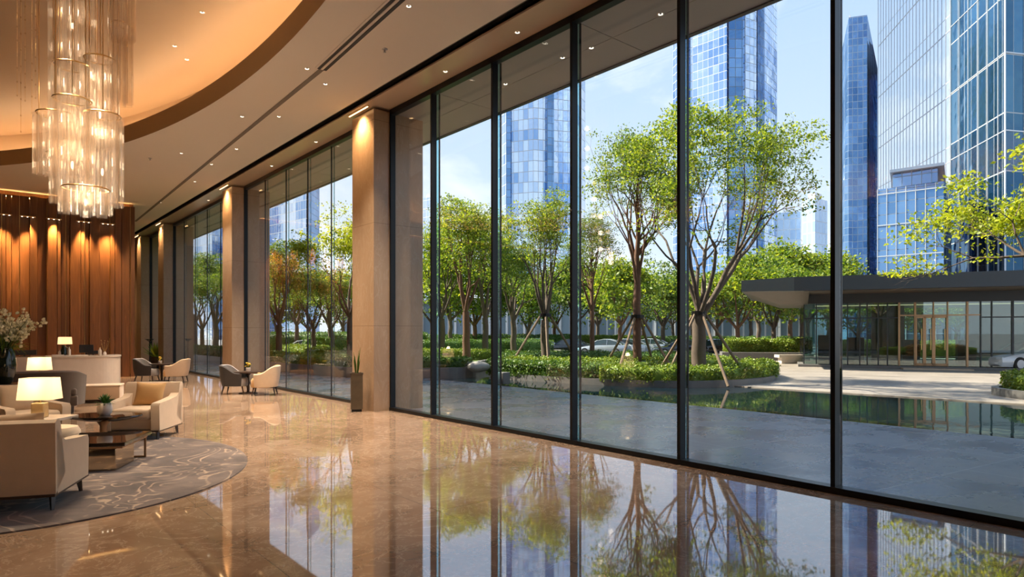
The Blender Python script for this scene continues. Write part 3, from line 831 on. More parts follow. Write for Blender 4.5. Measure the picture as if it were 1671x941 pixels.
# reception desk
DY = 20.95
def desk_poly(x0, x1, y0, y1, r, n=12):
    pts = [(x0, y1), (x0, y0)]
    for k in range(n + 1):
        a = -PI / 2 + (PI / 2) * k / n
        pts.append((x1 - r + r * math.cos(a), y0 + r + r * math.sin(a)))
    return pts + [(x1, y1)]
t = thing('reception_desk', 'long pale marble reception desk with a rounded corner before the walnut wall', 'desk', (2.1, DY, 0))
b = BM(); prism(b, desk_poly(-2.6, 1.26, -.02, .98, .55), .10, .88); obj('marble_front', b, M['marble'], t)
b = BM(); prism(b, desk_poly(-2.62, 1.28, -.04, 1.0, .56), .88, .92); obj('counter_top', b, M['marble'], t)
b = BM(); prism(b, desk_poly(-2.5, 1.14, .08, .9, .5), 0, .10); obj('plinth', b, M['bronze'], t)
DZ = .92
def on_desk(px, dy=.35): return Vector((x_at(px, DY + dy), DY + dy, DZ))
t = thing('desk_lamp', 'small lit lamp with a cream shade standing on the marble desk', 'lamp', on_desk(106, .5).to_tuple(), 0, 'table lamps')
b = BM(); lathe(b, [(.07, 0), (.07, .015), (.015, .03), (.012, .30)], 16); obj('stem', b, M['brass'], t)
b = BM(); 
for k in range(1): ring_wall(b, [(.17 * math.cos(2 * PI * q / 28), .17 * math.sin(2 * PI * q / 28)) for q in range(28)], .32, [(.155 * math.cos(2 * PI * q / 28), .155 * math.sin(2 * PI * q / 28)) for q in range(28)], .52)
obj('lamp_shade', b, M['shade'], t, True)
bulb_light(t, (0, 0, .42), .1)
t = thing('desk_tray', 'flat white tray lying on the marble desk under the small lamp', 'tray', on_desk(109, .22).to_tuple())
b = BM(); box(b, (0, 0, .012), (.95, .3, .024), bev=.004); obj('tray', b, M['white'], t); b = BM(); box(b, (-.2, 0, .036), (.26, .2, .022)); obj('paper_pad', b, M['white_pot'], t)
for px, h, r0, m, lab, nm in ((98, .16, .045, 'white_pot', 'small round white bottle at the left of the desk tray', 'round_bottle'), (113, .24, .035, 'white', 'slim white canister on the tray right of the lamp stem', 'white_canister'), (163, .23, .045, 'marble', 'slender pale bottle near the rounded end of the desk', 'pale_bottle')):
    t = thing(nm, lab, 'bottle', (on_desk(px, .2) + Vector((0, 0, .024 if px < 150 else 0))).to_tuple())
    b = BM(); lathe(b, [(r0 * .9, 0), (r0, .01), (r0, h * .6), (r0 * .5, h * .75), (r0 * .42, h * .9)], 18); obj('body', b, M[m], t, True)
    b = BM(); lathe(b, [(r0 * .45, h * .9), (r0 * .45, h)], 12); obj('cap', b, M['brass'], t)
t = thing('glass_carafe', 'dark arched carafe on the desk tray beneath the lamp shade', 'carafe', (on_desk(104, .2) + Vector((0, 0, .024))).to_tuple())
b = BM(); lathe(b, [(.05, 0), (.075, .02), (.08, .12), (.05, .2), (.03, .25), (.035, .27)], 20); obj('body', b, M['vase'], t, True)
b = BM(); tube(b, [(.04, 0, .24), (.10, 0, .2), (.10, 0, .1), (.07, 0, .06)], .008, 6); obj('handle', b, M['alloy'], t)
for px, w, lab in ((40, .52, 'wide black monitor on the left part of the marble desk'), (141, .34, 'small black monitor on the right part of the marble desk'), (152, .26, 'low black card terminal beside the pale bottle')):
    t = thing('desk_monitor', lab, 'monitor', on_desk(px, .62).to_tuple(), 0, 'screens on the desk')
    hh = .17 if w > .5 else (.30 if w > .3 else .13)
    b = BM(); box(b, (0, 0, hh * .62), (w, .03, hh * .76), (-.12, 0, 0), .006); obj('screen', b, M['screen'], t)
    b = BM(); box(b, (0, .04, .006), (w * .5, .16, .012)); box(b, (0, .03, hh * .25), (.04, .02, hh * .5)); obj('stand', b, M['screen'], t)
t = thing('sprig_vase', 'little white vase with thin gold twigs at the right end of the desk', 'vase', on_desk(171, .25).to_tuple())
b = BM(); lathe(b, [(.03, 0), (.045, .02), (.04, .07), (.02, .10), (.025, .11)], 16); obj('vase', b, M['white_pot'], t, True)
b = BM(); r_ = random.Random(3)
for k in range(7):
    a = r_.uniform(0, 2 * PI); p2 = Vector((math.cos(a) * .12, math.sin(a) * .06, .3 + .2 * r_.random()))
    tube(b, [(0, 0, .08), p2 * .6, p2], [.004, .003, .002], 5); lathe(b, [(.003, -.01), (.014, 0), (.003, .012)], 8, p2)
obj('twigs', b, M['brass'], t)

# cafe chairs and tables by the windows
def make_tub(name, label, loc, rz, outer, inner, group, w=.66):
    t = thing(name, label, 'chair', loc, rz, group)
    n = 30; b = BM(); rows = []
    for k in range(n + 1):
        a = math.radians(-128 + 256 * k / n)
        q = (abs(math.sin(a)) ** 3.2 + abs(math.cos(a)) ** 3.2) ** (-1 / 3.2)
        sx, cy = math.sin(a) * q, math.cos(a) * q
        f = max(0.0, min(1.0, (abs(math.degrees(a)) - 46) / 62)); f = f * f * (3 - 2 * f)
        h = .74 - .20 * f
        ro, ri = w / 2, w / 2 - .065
        lean = .04 * max(0, cy)
        rows.append([b.verts.new(p) for p in ((sx * ro * .90, cy * ro * .90, .21), (sx * ro * .98, cy * ro * .98 + lean * .5, .40), (sx * ro, cy * ro + lean, h - .02),
                    (sx * (ro - .03), cy * (ro - .03) + lean, h), (sx * ri, cy * ri + lean, h - .02), (sx * ri, cy * ri, .30), (sx * ri * .9, cy * ri * .9, .21))])
    for r0, r1 in zip(rows, rows[1:]):
        for q in range(7):
            f = b.faces.new((r0[q], r1[q], r1[(q + 1) % 7], r0[(q + 1) % 7])); f.material_index = 1 if q in (3, 4, 5) else 0
    for r0 in (rows[0], rows[-1]): b.faces.new(r0)
    obj('backrest', b, [outer, inner], t, True)
    b = BM(); lathe(b, [(.02, .20), (w * .42, .20), (w * .44, .23), (w * .44, .37), (w * .40, .415), (.02, .43)], 28, (0, -.02, 0), 1.0, 3.2); obj('seat', b, inner, t, True)
    for sx in (-1, 1):
        for sy in (-1, 1):
            b = BM(); tapered_leg(b, sx * w * .33, sy * w * .33, 0, .215, .013, .022, sx * .045, sy * .05); obj('leg', b, M['dark_wood'], t)
    return t
def cafe_table(P, label, h=.56):
    t = thing('cafe_table', label, 'table', P.to_tuple(), 0, 'cafe tables by the windows')
    b = BM(); lathe(b, [(.02, h - .03), (.36, h - .03), (.37, h - .02), (.37, h), (.02, h)], 40); obj('table_top', b, M['dark_wood'], t)
    b = BM(); lathe(b, [(.035, .02), (.03, h - .1), (.10, h - .03)], 16); obj('column', b, M['dark_wood'], t, True)
    b = BM(); lathe(b, [(.23, 0), (.23, .015), (.04, .035)], 28); obj('foot', b, M['dark_wood'], t)
    return t
def flower_pot(P, label):
    t = thing('yellow_flower_pot', label, 'flower pot', P.to_tuple(), 0, 'flower pots on the cafe tables')
    b = BM(); lathe(b, [(.04, 0), (.055, .01), (.06, .09), (.05, .10), (.05, .08)], 18); obj('pot', b, M['white_pot'], t, True)
    b = BM(); r_ = random.Random(int(P.x * 100))
    for k in range(26):
        a = r_.uniform(0, 2 * PI); R = r_.uniform(0, .07); c = Vector((R * math.cos(a), R * math.sin(a), .12 + r_.uniform(0, .10)))
        lathe(b, [(.004, -.014), (.018, 0), (.014, .012), (.003, .018)], 7, c)
    obj('flowers', b, M['yellow'], t)
    b = BM()
    for k in range(16):
        a = r_.uniform(0, 2 * PI); tube(b, [(0, 0, .07), (.05 * math.cos(a), .05 * math.sin(a), .15), (.08 * math.cos(a), .08 * math.sin(a), .20)], [.006, .008, .001], 4)
    obj('leaves', b, M['stem'], t)
TB = at(405, 16.6)
cafe_table(TB, 'round dark cafe table between two tub chairs by the second column')
flower_pot(TB + Vector((0, 0, .56)), 'pot of yellow flowers on the cafe table by the second column')
make_tub('dark_tub_chair', 'dark tub chair with grey inner back, left of the nearer cafe table', at(384, 16.5).to_tuple(), heading((.85, -.52)), M['dark_fabric'], M['grey_fabric'], 'tub chairs')
make_tub('cream_tub_chair', 'cream tub chair seen from behind, right of the nearer cafe table', at(432, 16.2).to_tuple(), heading((-.90, .43)), M['cream'], M['gold_fabric'], 'tub chairs', .68)
TB = at(264, 20.6)
cafe_table(TB, 'round dark cafe table farther off beside the end of the walnut wall')
flower_pot(TB + Vector((-.05, 0, .56)), 'pot of yellow flowers on the farther cafe table')
make_tub('dark_tub_chair', 'dark tub chair left of the farther cafe table', at(240, 20.3).to_tuple(), heading((.85, -.52)), M['dark_fabric'], M['grey_fabric'], 'tub chairs', .68)
make_tub('cream_tub_chair', 'cream tub chair right of the farther cafe table', at(287, 20.1).to_tuple(), heading((-.90, .43)), M['cream'], M['gold_fabric'], 'tub chairs', .72)
# stand lamp-like plant stand near far column, with leaf plant
t = thing('black_stand', 'thin black stand with a small bowl top before the farthest column', 'stand', at(244, 27.0).to_tuple())
b = BM(); lathe(b, [(.13, 0), (.13, .02), (.015, .04), (.015, 1.15), (.02, 1.17)], 16); obj('post', b, M['black_metal'], t)
b = BM(); lathe(b, [(.02, 1.15), (.12, 1.22), (.19, 1.27), (.17, 1.27), (.05, 1.20)], 20); obj('bowl', b, M['black_metal'], t, True)
t = thing('leafy_floor_plant', 'leafy green plant in a dark pot by the far windows', 'plant', at(254, 27.6).to_tuple())
b = BM(); lathe(b, [(.16, 0), (.19, .02), (.2, .5), (.17, .5), (.17, .44)], 20); obj('pot', b, M['planter'], t, True)
b = BM(); r_ = random.Random(8)
for k in range(90):
    a = r_.uniform(0, 2 * PI); el = r_.uniform(.3, 1.5); L = r_.uniform(.35, .8)
    d = Vector((math.cos(a) * math.cos(el), math.sin(a) * math.cos(el), math.sin(el))); s = Vector((-math.sin(a), math.cos(a), 0)) * .04
    p0 = Vector((0, 0, .45)); p1 = p0 + d * L * .6; p2 = p0 + d * L
    vs = [b.verts.new(q) for q in (p0 - s * .2, p0 + s * .2, p1 + s, p1 - s, p2)]
    b.faces.new(vs[:4]); b.faces.new((vs[3], vs[2], vs[4]))
obj('leaves', b, M['leaf_b'], t)

# bronze planter by the big column
P = Vector((5.93, y_at(582, 5.93), 0))
t = thing('tall_bronze_planter', 'tall square bronze planter with thin snake plant leaves beside the big column', 'planter', P.to_tuple(), -TH + .25)
b = BM(); box(b, (0, 0, .40), (.235, .235, .70), bev=.006); obj('body', b, M['planter'], t)
b = BM(); box(b, (0, 0, .025), (.20, .20, .05)); obj('plinth', b, M['black_metal'], t)
b = BM()
for a in range(4):
    box(b, (.11 * math.cos(a * PI / 2), .11 * math.sin(a * PI / 2), .755), (.03 if a % 2 == 0 else .25, .25 if a % 2 == 0 else .03, .03))
obj('rim', b, M['planter'], t)
b = BM(); box(b, (0, 0, .745), (.2, .2, .01)); obj('soil', b, M['soil'], t)
r_ = random.Random(2)
for k in range(6):
    b = BM(); a = r_.uniform(0, 2 * PI); L = r_.uniform(.28, .55); dx, dy = .05 * math.cos(a), .05 * math.sin(a)
    tube(b, [(dx * .4, dy * .4, .74), (dx * .8, dy * .8, .74 + L * .5), (dx * 1.5, dy * 1.5, .74 + L)], [.010, .013, .002], 5); obj('blade', b, M['leaf_c'], t)

# ------------------------------------------------------------------ chandelier
def m_crystal():
    t = NT('ribbed_crystal'); v = t.coord()
    n = t.noise(t.mapv(v, scale=(25, 25, 1.2)), 2.0, 2, .5)
    fr = t.n('ShaderNodeLayerWeight', {'Blend': .5}).outputs['Facing']
    tr = t.n('ShaderNodeBsdfTransparent', {0: (.975, .955, .93, 1)})
    gl = t.n('ShaderNodeBsdfGlossy', {0: (1, .96, .91, 1), 'Roughness': .08})
    tl = t.n('ShaderNodeBsdfTranslucent', {0: (.95, .84, .72, 1)})
    df = t.n('ShaderNodeBsdfDiffuse', {0: (.90, .80, .70, 1)})
    sc = t.n('ShaderNodeMixShader', {0: .5, 1: tl.outputs[0], 2: df.outputs[0]})
    e = t.math('POWER', fr, 3.0)
    a = t.n('ShaderNodeMixShader', {0: t.math('ADD', t.math('MULTIPLY', e, .45), .04), 1: tr.outputs[0], 2: gl.outputs[0]})
    return t.done(t.n('ShaderNodeMixShader', {0: t.math('ADD', t.math('MULTIPLY', e, .30), t.math('MULTIPLY', n, .16)), 1: a.outputs[0], 2: sc.outputs[0]}))
M['crystal'] = m_crystal()
DC = 9.0
CP = at(140, DC)
ch = thing('crystal_chandelier', 'tiered chandelier of hanging clear glass tube drums on brass rings and rods', 'chandelier', (CP.x, CP.y, ZD))
b = BM(); lathe(b, [(.95, 0), (.95, -.04), (.90, -.06), (.02, -.06)], 48); obj('ceiling_plate', b, M['brass'], ch)
drums = [  # px centre, px width, py top, py bottom, depth offset, tubes, rods
    (118, 54, -70, 106, .30, 10, 2), (199, 30, -90, 62, -.10, 7, 2), (197, 27, 40, 166, .10, 7, 2), (163, 45, 97, 240, .12, 10, 3),
    (92, 54, 187, 284, .0, 12, 3), (118, 54, 108, 262, .05, 11, 3), (118, 54, 163, 330, -.22, 13, 3), (167, 52, 188, 334, -.05, 13, 3), (140, 66, 308, 346, -.30, 15, 0), (95, 32, 250, 314, .10, 8, 1)]
tot = 0
for i, (pxc, pw, pt, pb, dd, nt, nr) in enumerate(drums):
    d = DC + dd; c = at(pxc, d); R = pw / 2 * d / F
    zt = EYE + (540 - pt) * d / F - ZD; zb = EYE + (540 - pb) * d / F - ZD
    zt = min(zt, -.12)
    cx, cy = c.x - CP.x, c.y - CP.y
    b = BM()
    for k in range(32):
        a0, a1 = 2 * PI * k / 32, 2 * PI * (k + 1) / 32
        for zz in ((zt,) if i != 8 else (zt,)):
            tube(b, [(cx + R * math.cos(a0), cy + R * math.sin(a0), zz), (cx + R * math.cos(a1), cy + R * math.sin(a1), zz)], .011, 5, False)
    ring = obj('drum_ring', b, M['brass'], ch)
    tr_ = PI * R / nt * 1.02; proto = None
    r_ = random.Random(i)
    b = BM()
    nn = 12; ringv = []
    for z in (0.0, zb - zt): ringv.append([b.verts.new((tr_ * (1 + .10 * (k % 2)) * math.cos(2 * PI * k / nn), tr_ * (1 + .10 * (k % 2)) * math.sin(2 * PI * k / nn), z)) for k in range(nn)])
    for k in range(nn): b.faces.new((ringv[0][k], ringv[0][(k + 1) % nn], ringv[1][(k + 1) % nn], ringv[1][k]))
    me = bpy.data.meshes.new('glass_tube'); b.to_mesh(me); b.free(); me.materials.append(M['crystal'])
    for k in range(nt):
        if tot >= 100: break
        a = 2 * PI * (k + .5) / nt; tot += 1
        o = link_mesh('glass_tube', me, None, ring); o.location = (cx + (R - tr_ * .3) * math.cos(a), cy + (R - tr_ * .3) * math.sin(a), zt - .01 - r_.uniform(0, .03))
        o.rotation_euler = (0, 0, a)
    for k in range(nr):
        a = 2 * PI * (k + .2) / nr
        b = BM(); tube(b, [(cx + R * math.cos(a), cy + R * math.sin(a), zt), (cx + R * math.cos(a), cy + R * math.sin(a), -.05)], .0055, 6); obj('hanging_rod', b, M['brass'], ch)
    if i not in (1, 2, 9):
        b = BM(); zz = zb + (zt - zb) * .35
        lathe(b, [(.004, zz - .03), (.014, zz), (.014, zz + .05), (.004, zz + .07)], 10, (cx, cy, 0)); obj('bulb', b, M['bulb'], ch)
        
        for q in (.18, .5, .82): bulb_light(ch, (cx, cy, zb + (zt - zb) * q), .22, (1, .80, .58), .06)
for q, (dx, dy) in enumerate(((-.5, -.7), (-.8, .2), (.2, -.8))):  # unseen spots added under the plate to brighten the lounge seating
    o = spot(ch, (dx, dy, -.08), 62, math.radians(66), .8, (1, .80, .56), ((.30, 0, -.25)[q] if False else 0, 0, 0), .08)
    o.rotation_euler = Vector((-.9 + .5 * q, -2.2, -7)).to_track_quat('-Z', 'Y').to_euler()
r_ = random.Random(77)
for k, px in enumerate((28, 34, 41, 52, 58)):
    c = at(px, DC + .1 * (k % 3) - .1); b = BM(); cx, cy = c.x - CP.x, c.y - CP.y
    zb = EYE + (540 - (215 if k % 2 else 160)) * DC / F - ZD
    tube(b, [(cx, cy, -.01), (cx, cy, zb)], .0018, 4); st_ = obj('bead_strand', b, M['brass'], ch)
    b = BM()
    for q in range(9):
        z = zb * (.35 + .65 * q / 8); lathe(b, [(.002, z - .016), (.010, z), (.002, z + .016)], 6, (cx, cy, 0))
    obj('bead', b, M['crystal'], st_)
for k in range(7):
    a = 2 * PI * k / 7 + .3
    b = BM(); tube(b, [(.55 * math.cos(a), .55 * math.sin(a), -.05), (.55 * math.cos(a), .55 * math.sin(a), -1.6 - .18 * (k % 3))], .004, 5); obj('hanging_rod', b, M['brass'], ch)

# ================================================================== OUTSIDE GROUND
def slab(name, poly, z0, z1, mat):
    b = BM(); prism(b, poly, z0, z1); return struct(name, b, mat)
slab('paving_1', [(6.6, -40), (12.0, -40), (12.0, 46), (6.6, 46)], -.3, -.008, M['paving'])
slab('paving_2', [(12.0, 22), (60, 22), (60, 46), (12.0, 46)], -.3, -.010, M['paving'])
slab('paving_3', [(16.2, 22), (17.9, 3.0), (20.0, -40), (45, -40), (45, 22)], -.3, -.009, M['drive'])
slab('ground', [(-400, -300), (800, -300), (800, 800), (-400, 800)], -.5, -.31, M['asphalt'])
slab('road', [(45, -60), (110, -60), (110, 46), (200, 46), (200, 110), (-30, 110), (-30, 46), (45, 46)], -.3, -.02, M['asphalt'])
b = BM(); prism(b, [(11.9, -40), (20.2, -40), (18.0, 3), (16.4, 23), (11.9, 23)], -.32, -.27); struct('pool_floor', b, M['pool_floor'])
b = BM(); vs = [b.verts.new((x, y, -.035)) for x, y in ((12.0, -40), (20.0, -40), (17.9, 3.0), (16.2, 22), (12.0, 22))]; b.faces.new(vs); struct('pool_water', b, M['water'])

# ------------------------------------------------------------------ plants
R3 = np.random.RandomState
def unit(v): return v / (np.linalg.norm(v, axis=-1, keepdims=True) + 1e-9)
def leaf_quads(Pn, size, rs, up=.5, aspect=.55, droop=.15):
    n = len(Pn)
    nor = unit(rs.normal(size=(n, 3)) + np.array([0, 0, up * 2]))
    a = unit(np.cross(nor, rs.normal(size=(n, 3)))); b_ = np.cross(nor, a)
    L = size * (0.65 + .7 * rs.rand(n))[:, None]
    p0 = Pn - a * L * .5; p2 = Pn + a * L * .5 - nor * L * droop
    q = b_ * L * aspect * .5
    V = np.stack([p0, Pn + q, p2, Pn - q], 1).reshape(-1, 3)
    Q = np.arange(4 * n).reshape(n, 4)
    return V, Q
def tubes_mesh(name, branches, sides):
    VV, QQ, off = [], [], 0
    for pts, rad in branches:
        pts = np.array(pts); rad = np.array(rad); n = len(pts)
        s = sides if rad[0] > .05 else (5 if rad[0] > .02 else 3)
        d = unit(np.gradient(pts, axis=0))
        ref = np.where(np.abs(d[:, 2:3]) < .95, np.array([[0, 0, 1.]]), np.array([[1., 0, 0]]))
        a = unit(np.cross(d, ref)); b_ = np.cross(d, a)
        th = np.arange(s) * 2 * PI / s
        ring = pts[:, None] + (a[:, None] * np.cos(th)[None, :, None] + b_[:, None] * np.sin(th)[None, :, None]) * rad[:, None, None]
        VV.append(ring.reshape(-1, 3))
        for i in range(n - 1):
            for k in range(s):
                k2 = (k + 1) % s
                QQ.append((off + i * s + k, off + i * s + k2, off + (i + 1) * s + k2, off + (i + 1) * s + k))
        off += n * s
    me = np_mesh(name, np.concatenate(VV), QQ)
    me.polygons.foreach_set('use_smooth', np.ones(len(me.polygons), bool))
    return me
def tree_geo(name, seed, H, fork, r0, rx, nmain=5, levels=4, leaves=9000, lsize=.16, angle=(25, 42), leader=False, blob=.30, lean=(0, 0), curve=.12, ry=None, taper=.62, low=0, off=0.0):
    rs = R3(seed); br = []; tips = []
    def go(p, d, L, r, lvl):
        pts = [p]; rad = [r]; n = 4
        for i in range(n):
            d = unit(d + rs.normal(size=3) * curve + np.array([0, 0, .06]))
            p = p + d * L / n; pts.append(p); rad.append(r * (1 - .38 * (i + 1) / n))
        br.append((pts, rad))
        if lvl >= levels - 2: tips.extend(pts[2:])
        elif lvl == levels - 3: tips.extend(pts[3:])
        if lvl == levels:
            tips.extend(pts[2:]); return
        k = 2 if rs.rand() < .45 else 3
        az = rs.rand() * 6.28
        for i in range(k):
            ang = math.radians(rs.uniform(16, 38)); a = az + i * 2 * PI / k + rs.normal() * .3
            s = unit(np.cross(d, np.array([math.cos(a), math.sin(a), .3])))
            go(p, unit(d * math.cos(ang) + s * math.sin(ang)), L * rs.uniform(.62, .86), rad[-1] * rs.uniform(.6, .82), lvl + 1)
    tp = [np.array([0, 0, -.1])]; tr = [r0 * 1.25]
    for i in range(1, 6):
        tp.append(np.array([lean[0] * i / 5 + rs.normal() * r0 * .10, lean[1] * i / 5 + rs.normal() * r0 * .10, fork * i / 5])); tr.append(r0 * (1.08 - .2 * i / 5))
    top = tp[-1]; br.append((tp, tr))
    Lm = (H - fork) * .36
    az0 = rs.rand() * 6.28
    for i in range(nmain):
        a = az0 + i * 2 * PI / nmain + rs.normal() * .2; ang = math.radians(rs.uniform(*angle))
        go(top - np.array([0, 0, .12 * i * r0]), np.array([math.cos(a) * math.sin(ang), math.sin(a) * math.sin(ang), math.cos(ang)]), Lm * rs.uniform(.85, 1.15), r0 * taper * rs.uniform(.7, 1.0), 1)
    if leader:
        lp = [top]; lr = [r0 * .8]
        for i in range(1, 9):
            lp.append(top + np.array([rs.normal() * .05, rs.normal() * .05, (H - fork) * .9 * i / 8])); lr.append(r0 * .8 * (1 - .85 * i / 8))
        br.append((lp, lr))
        for i in range(2, 8):
            for q in range(3):
                a = rs.rand() * 6.28; ang = math.radians(rs.uniform(38, 62))
                go(lp[i], np.array([math.cos(a) * math.sin(ang), math.sin(a) * math.sin(ang), math.cos(ang)]), Lm * .8 * (1.1 - .09 * i), lr[i] * .55, 2)
    T = np.array(tips)
    # fit the crown to the height and spread asked for
    zt = np.percentile(T[:, 2], 99.5); ctr = top[:2]
    ext = np.percentile(np.abs(T[:, :2] - ctr), 97, axis=0)
    kz = (H - .12 - fork) / (zt - fork); kx = (rx - blob * .6) / ext[0]; ky = ((ry or rx) - blob * .6) / ext[1]
    def fit(p):
        p = np.array(p, float); z = p[:, 2]; m = z > fork - .01
        w = np.clip((z - fork) / max(.01, .25 * (H - fork)), 0, 1)[:, None] if False else 1.0
        p[m, 2] = fork + (z[m] - fork) * kz
        p[m, 0] = ctr[0] + (p[m, 0] - ctr[0]) * kx + off * np.clip((z[m] - fork) / (zt - fork), 0, 1) ** .7; p[m, 1] = ctr[1] + (p[m, 1] - ctr[1]) * ky
        return p
    br = [(fit(p) if i else p, r) for i, (p, r) in enumerate(br)]
    T = fit(T)
    wood = tubes_mesh(name + '_wood', br, 8)
    # leaves gather in small sprays round the twig ends
    idx = rs.randint(0, len(T), leaves // 14)
    cc = T[idx] + rs.normal(size=(len(idx), 3)) * blob * np.array([.75, .75, .5])
    Pn = (cc[:, None] + rs.normal(size=(len(idx), 14, 3)) * lsize * np.array([1.55, 1.55, .5])).reshape(-1, 3)
    if low: Pn = Pn[Pn[:, 2] > low]
    V, Q = leaf_quads(Pn, lsize, rs)
    return wood, np_mesh(name + '_leaves', V, Q)
def plant_tree(name, geo, label, loc, leafm, bark='bark', group='trees', rz=0.0, sc=(1, 1, 1)):
    t = thing(name, label, 'tree', loc, rz, group); t.scale = sc
    w, l = geo
    for me, m, nm in ((w, M[bark], 'trunk'), (l, M[leafm], 'crown')):
        o = link_mesh(nm, me, None, t)
        if not me.materials: me.materials.append(m)
        elif me.materials[0] is not m:
            o.material_slots[0].link = 'OBJECT'; o.material_slots[0].material = m
    return t
def stakes(t, loc, h, spread, n, rot, lab):
    s = thing('tree_stake_frame', lab, 'tree support', loc, rot, 'timber stake frames')
    for k in range(n):
        a = 2 * PI * k / n
        b = BM(); tube(b, [(spread * math.cos(a), spread * math.sin(a), -.1), (.16 * math.cos(a), .16 * math.sin(a), h)], .045, 7); obj('stake', b, M['stake'], s)
    b = BM(); lathe(b, [(.20, h - .07), (.24, h - .07), (.24, h + .05), (.20, h + .05), (.20, h - .07)], 14); obj('tie_band', b, M['black_metal'], s)
    return s
def hedge(name, label, path, width, h, mat='leaf_h', z=.14, n=7000, ls=.075, group='clipped hedges', seed=1, closed=False):
    """A clipped hedge: a lumpy core under a shell of leaves, one mesh."""
    rs = R3(seed); path = np.array(path, float)
    seg = np.diff(path, axis=0); L = np.linalg.norm(seg, axis=1); cum = np.concatenate([[0], np.cumsum(L)]); tot = cum[-1]
    def along(s):
        i = np.clip(np.searchsorted(cum, s, side='right') - 1, 0, len(L) - 1)
        f = ((s - cum[i]) / L[i])[:, None]
        d = seg[i] / L[i][:, None]
        return path[i] + seg[i] * f, np.stack([-d[:, 1], d[:, 0]], 1), d
    m = max(6, int(tot / .28)); s = np.linspace(0, tot, m); p, nn, dd = along(s)
    hw = width / 2
    prof = np.array([(-.96, 0), (-1.0, .3), (-.98, .75), (-.80, .96), (0, 1.0), (.80, .96), (.98, .75), (1.0, .3), (.96, 0)])
    k = len(prof); V = []
    for i in range(m):
        endk = min(1.0, .72 + .28 * min(i, m - 1 - i))
        for (a, c) in prof:
            j = rs.normal(size=3) * .025
            V.append((p[i, 0] + nn[i, 0] * a * (hw - .05) * endk + j[0], p[i, 1] + nn[i, 1] * a * (hw - .05) * endk + j[1], z + c * (h - .04) + j[2]))
    Q = [(i * k + q, i * k + q + 1, (i + 1) * k + q + 1, (i + 1) * k + q) for i in range(m - 1) for q in range(k - 1)]
    for e0 in (0, (m - 1) * k): Q += [(e0 + q, e0 + q + 1, e0 + k - 2 - q, e0 + k - 1 - q) for q in range(k // 2 - 0) if q + 1 < k - 2 - q]
    # leaves over the shell
    per = h * 2 + width; u = rs.rand(n) * per; ss = rs.rand(n) * tot
    pp, n2, d2 = along(ss)
    a = np.where(u < h, -hw, np.where(u < h + width, u - h - hw, hw)); zz = np.where(u < h, u, np.where(u < h + width, h, per - u))
    rnd = np.minimum(1, np.maximum(0, (np.abs(a) - hw + .12) / .12)) * np.maximum(0, (zz - h + .12) / .12)
    bump = .035 * np.sin(pp[:, 0] * 5.1 + a * 7) + .03 * np.sin(pp[:, 1] * 6.7)
    zz = zz - rnd * .06 + bump * (zz > h * .5)
    Pn = np.stack([pp[:, 0] + n2[:, 0] * a, pp[:, 1] + n2[:, 1] * a, z + zz], 1) + rs.normal(size=(n, 3)) * .03
    ne = int(n * .06); cap = []
    for e_, sg in ((0, -1), (m - 1, 1)):
        aa = (rs.rand(ne) * 2 - 1) * hw; cz = rs.rand(ne) * h; bul = np.sqrt(np.maximum(0, 1 - (aa / hw) ** 2)) * .15
        cap.append(np.stack([p[e_, 0] + nn[e_, 0] * aa + dd[e_, 0] * sg * bul, p[e_, 1] + nn[e_, 1] * aa + dd[e_, 1] * sg * bul, z + cz], 1))
    Pn = np.concatenate([Pn] + cap)
    V2, Q2 = leaf_quads(Pn, ls, rs, up=.35)
    V = np.array(V); o = link_mesh(name, np_mesh(name, np.concatenate([V, V2]), np.concatenate([np.array(Q), Q2 + len(V)])), M[mat])
    return tag(o, label, 'hedge', group)
def kerb(name, label, poly, z, w=.16):
    poly = smooth_poly(poly, 2); n = len(poly); c = Vector((sum(p[0] for p in poly) / n, sum(p[1] for p in poly) / n))
    b = BM(); rows = []
    for i in range(n):
        p0, p1, p2 = Vector(poly[i - 1]), Vector(poly[i]), Vector(poly[(i + 1) % n])
        d = (p2 - p0).normalized(); nr = Vector((-d.y, d.x))
        if nr.dot(c - p1) < 0: nr = -nr
        q = p1 + nr * w
        rows.append([b.verts.new(v) for v in ((p1.x, p1.y, -.05), (p1.x, p1.y, z), (q.x, q.y, z), (q.x, q.y, -.05))])
    for i in range(n):
        r0, r1 = rows[i], rows[(i + 1) % n]
        for k in range(3): b.faces.new((r0[k], r1[k], r1[k + 1], r0[k + 1]))
    return tag(obj(name, b, M['kerb']), label, 'kerb')
def bed(name, poly, z, mat):
    poly = smooth_poly(poly, 2); n = len(poly)
    c = (sum(p[0] for p in poly) / n, sum(p[1] for p in poly) / n)
    b = BM(); prism(b, [(c[0] + (p[0] - c[0]) * .995, c[1] + (p[1] - c[1]) * .995) for p in poly], -.05, z); return struct(name, b, M[mat])

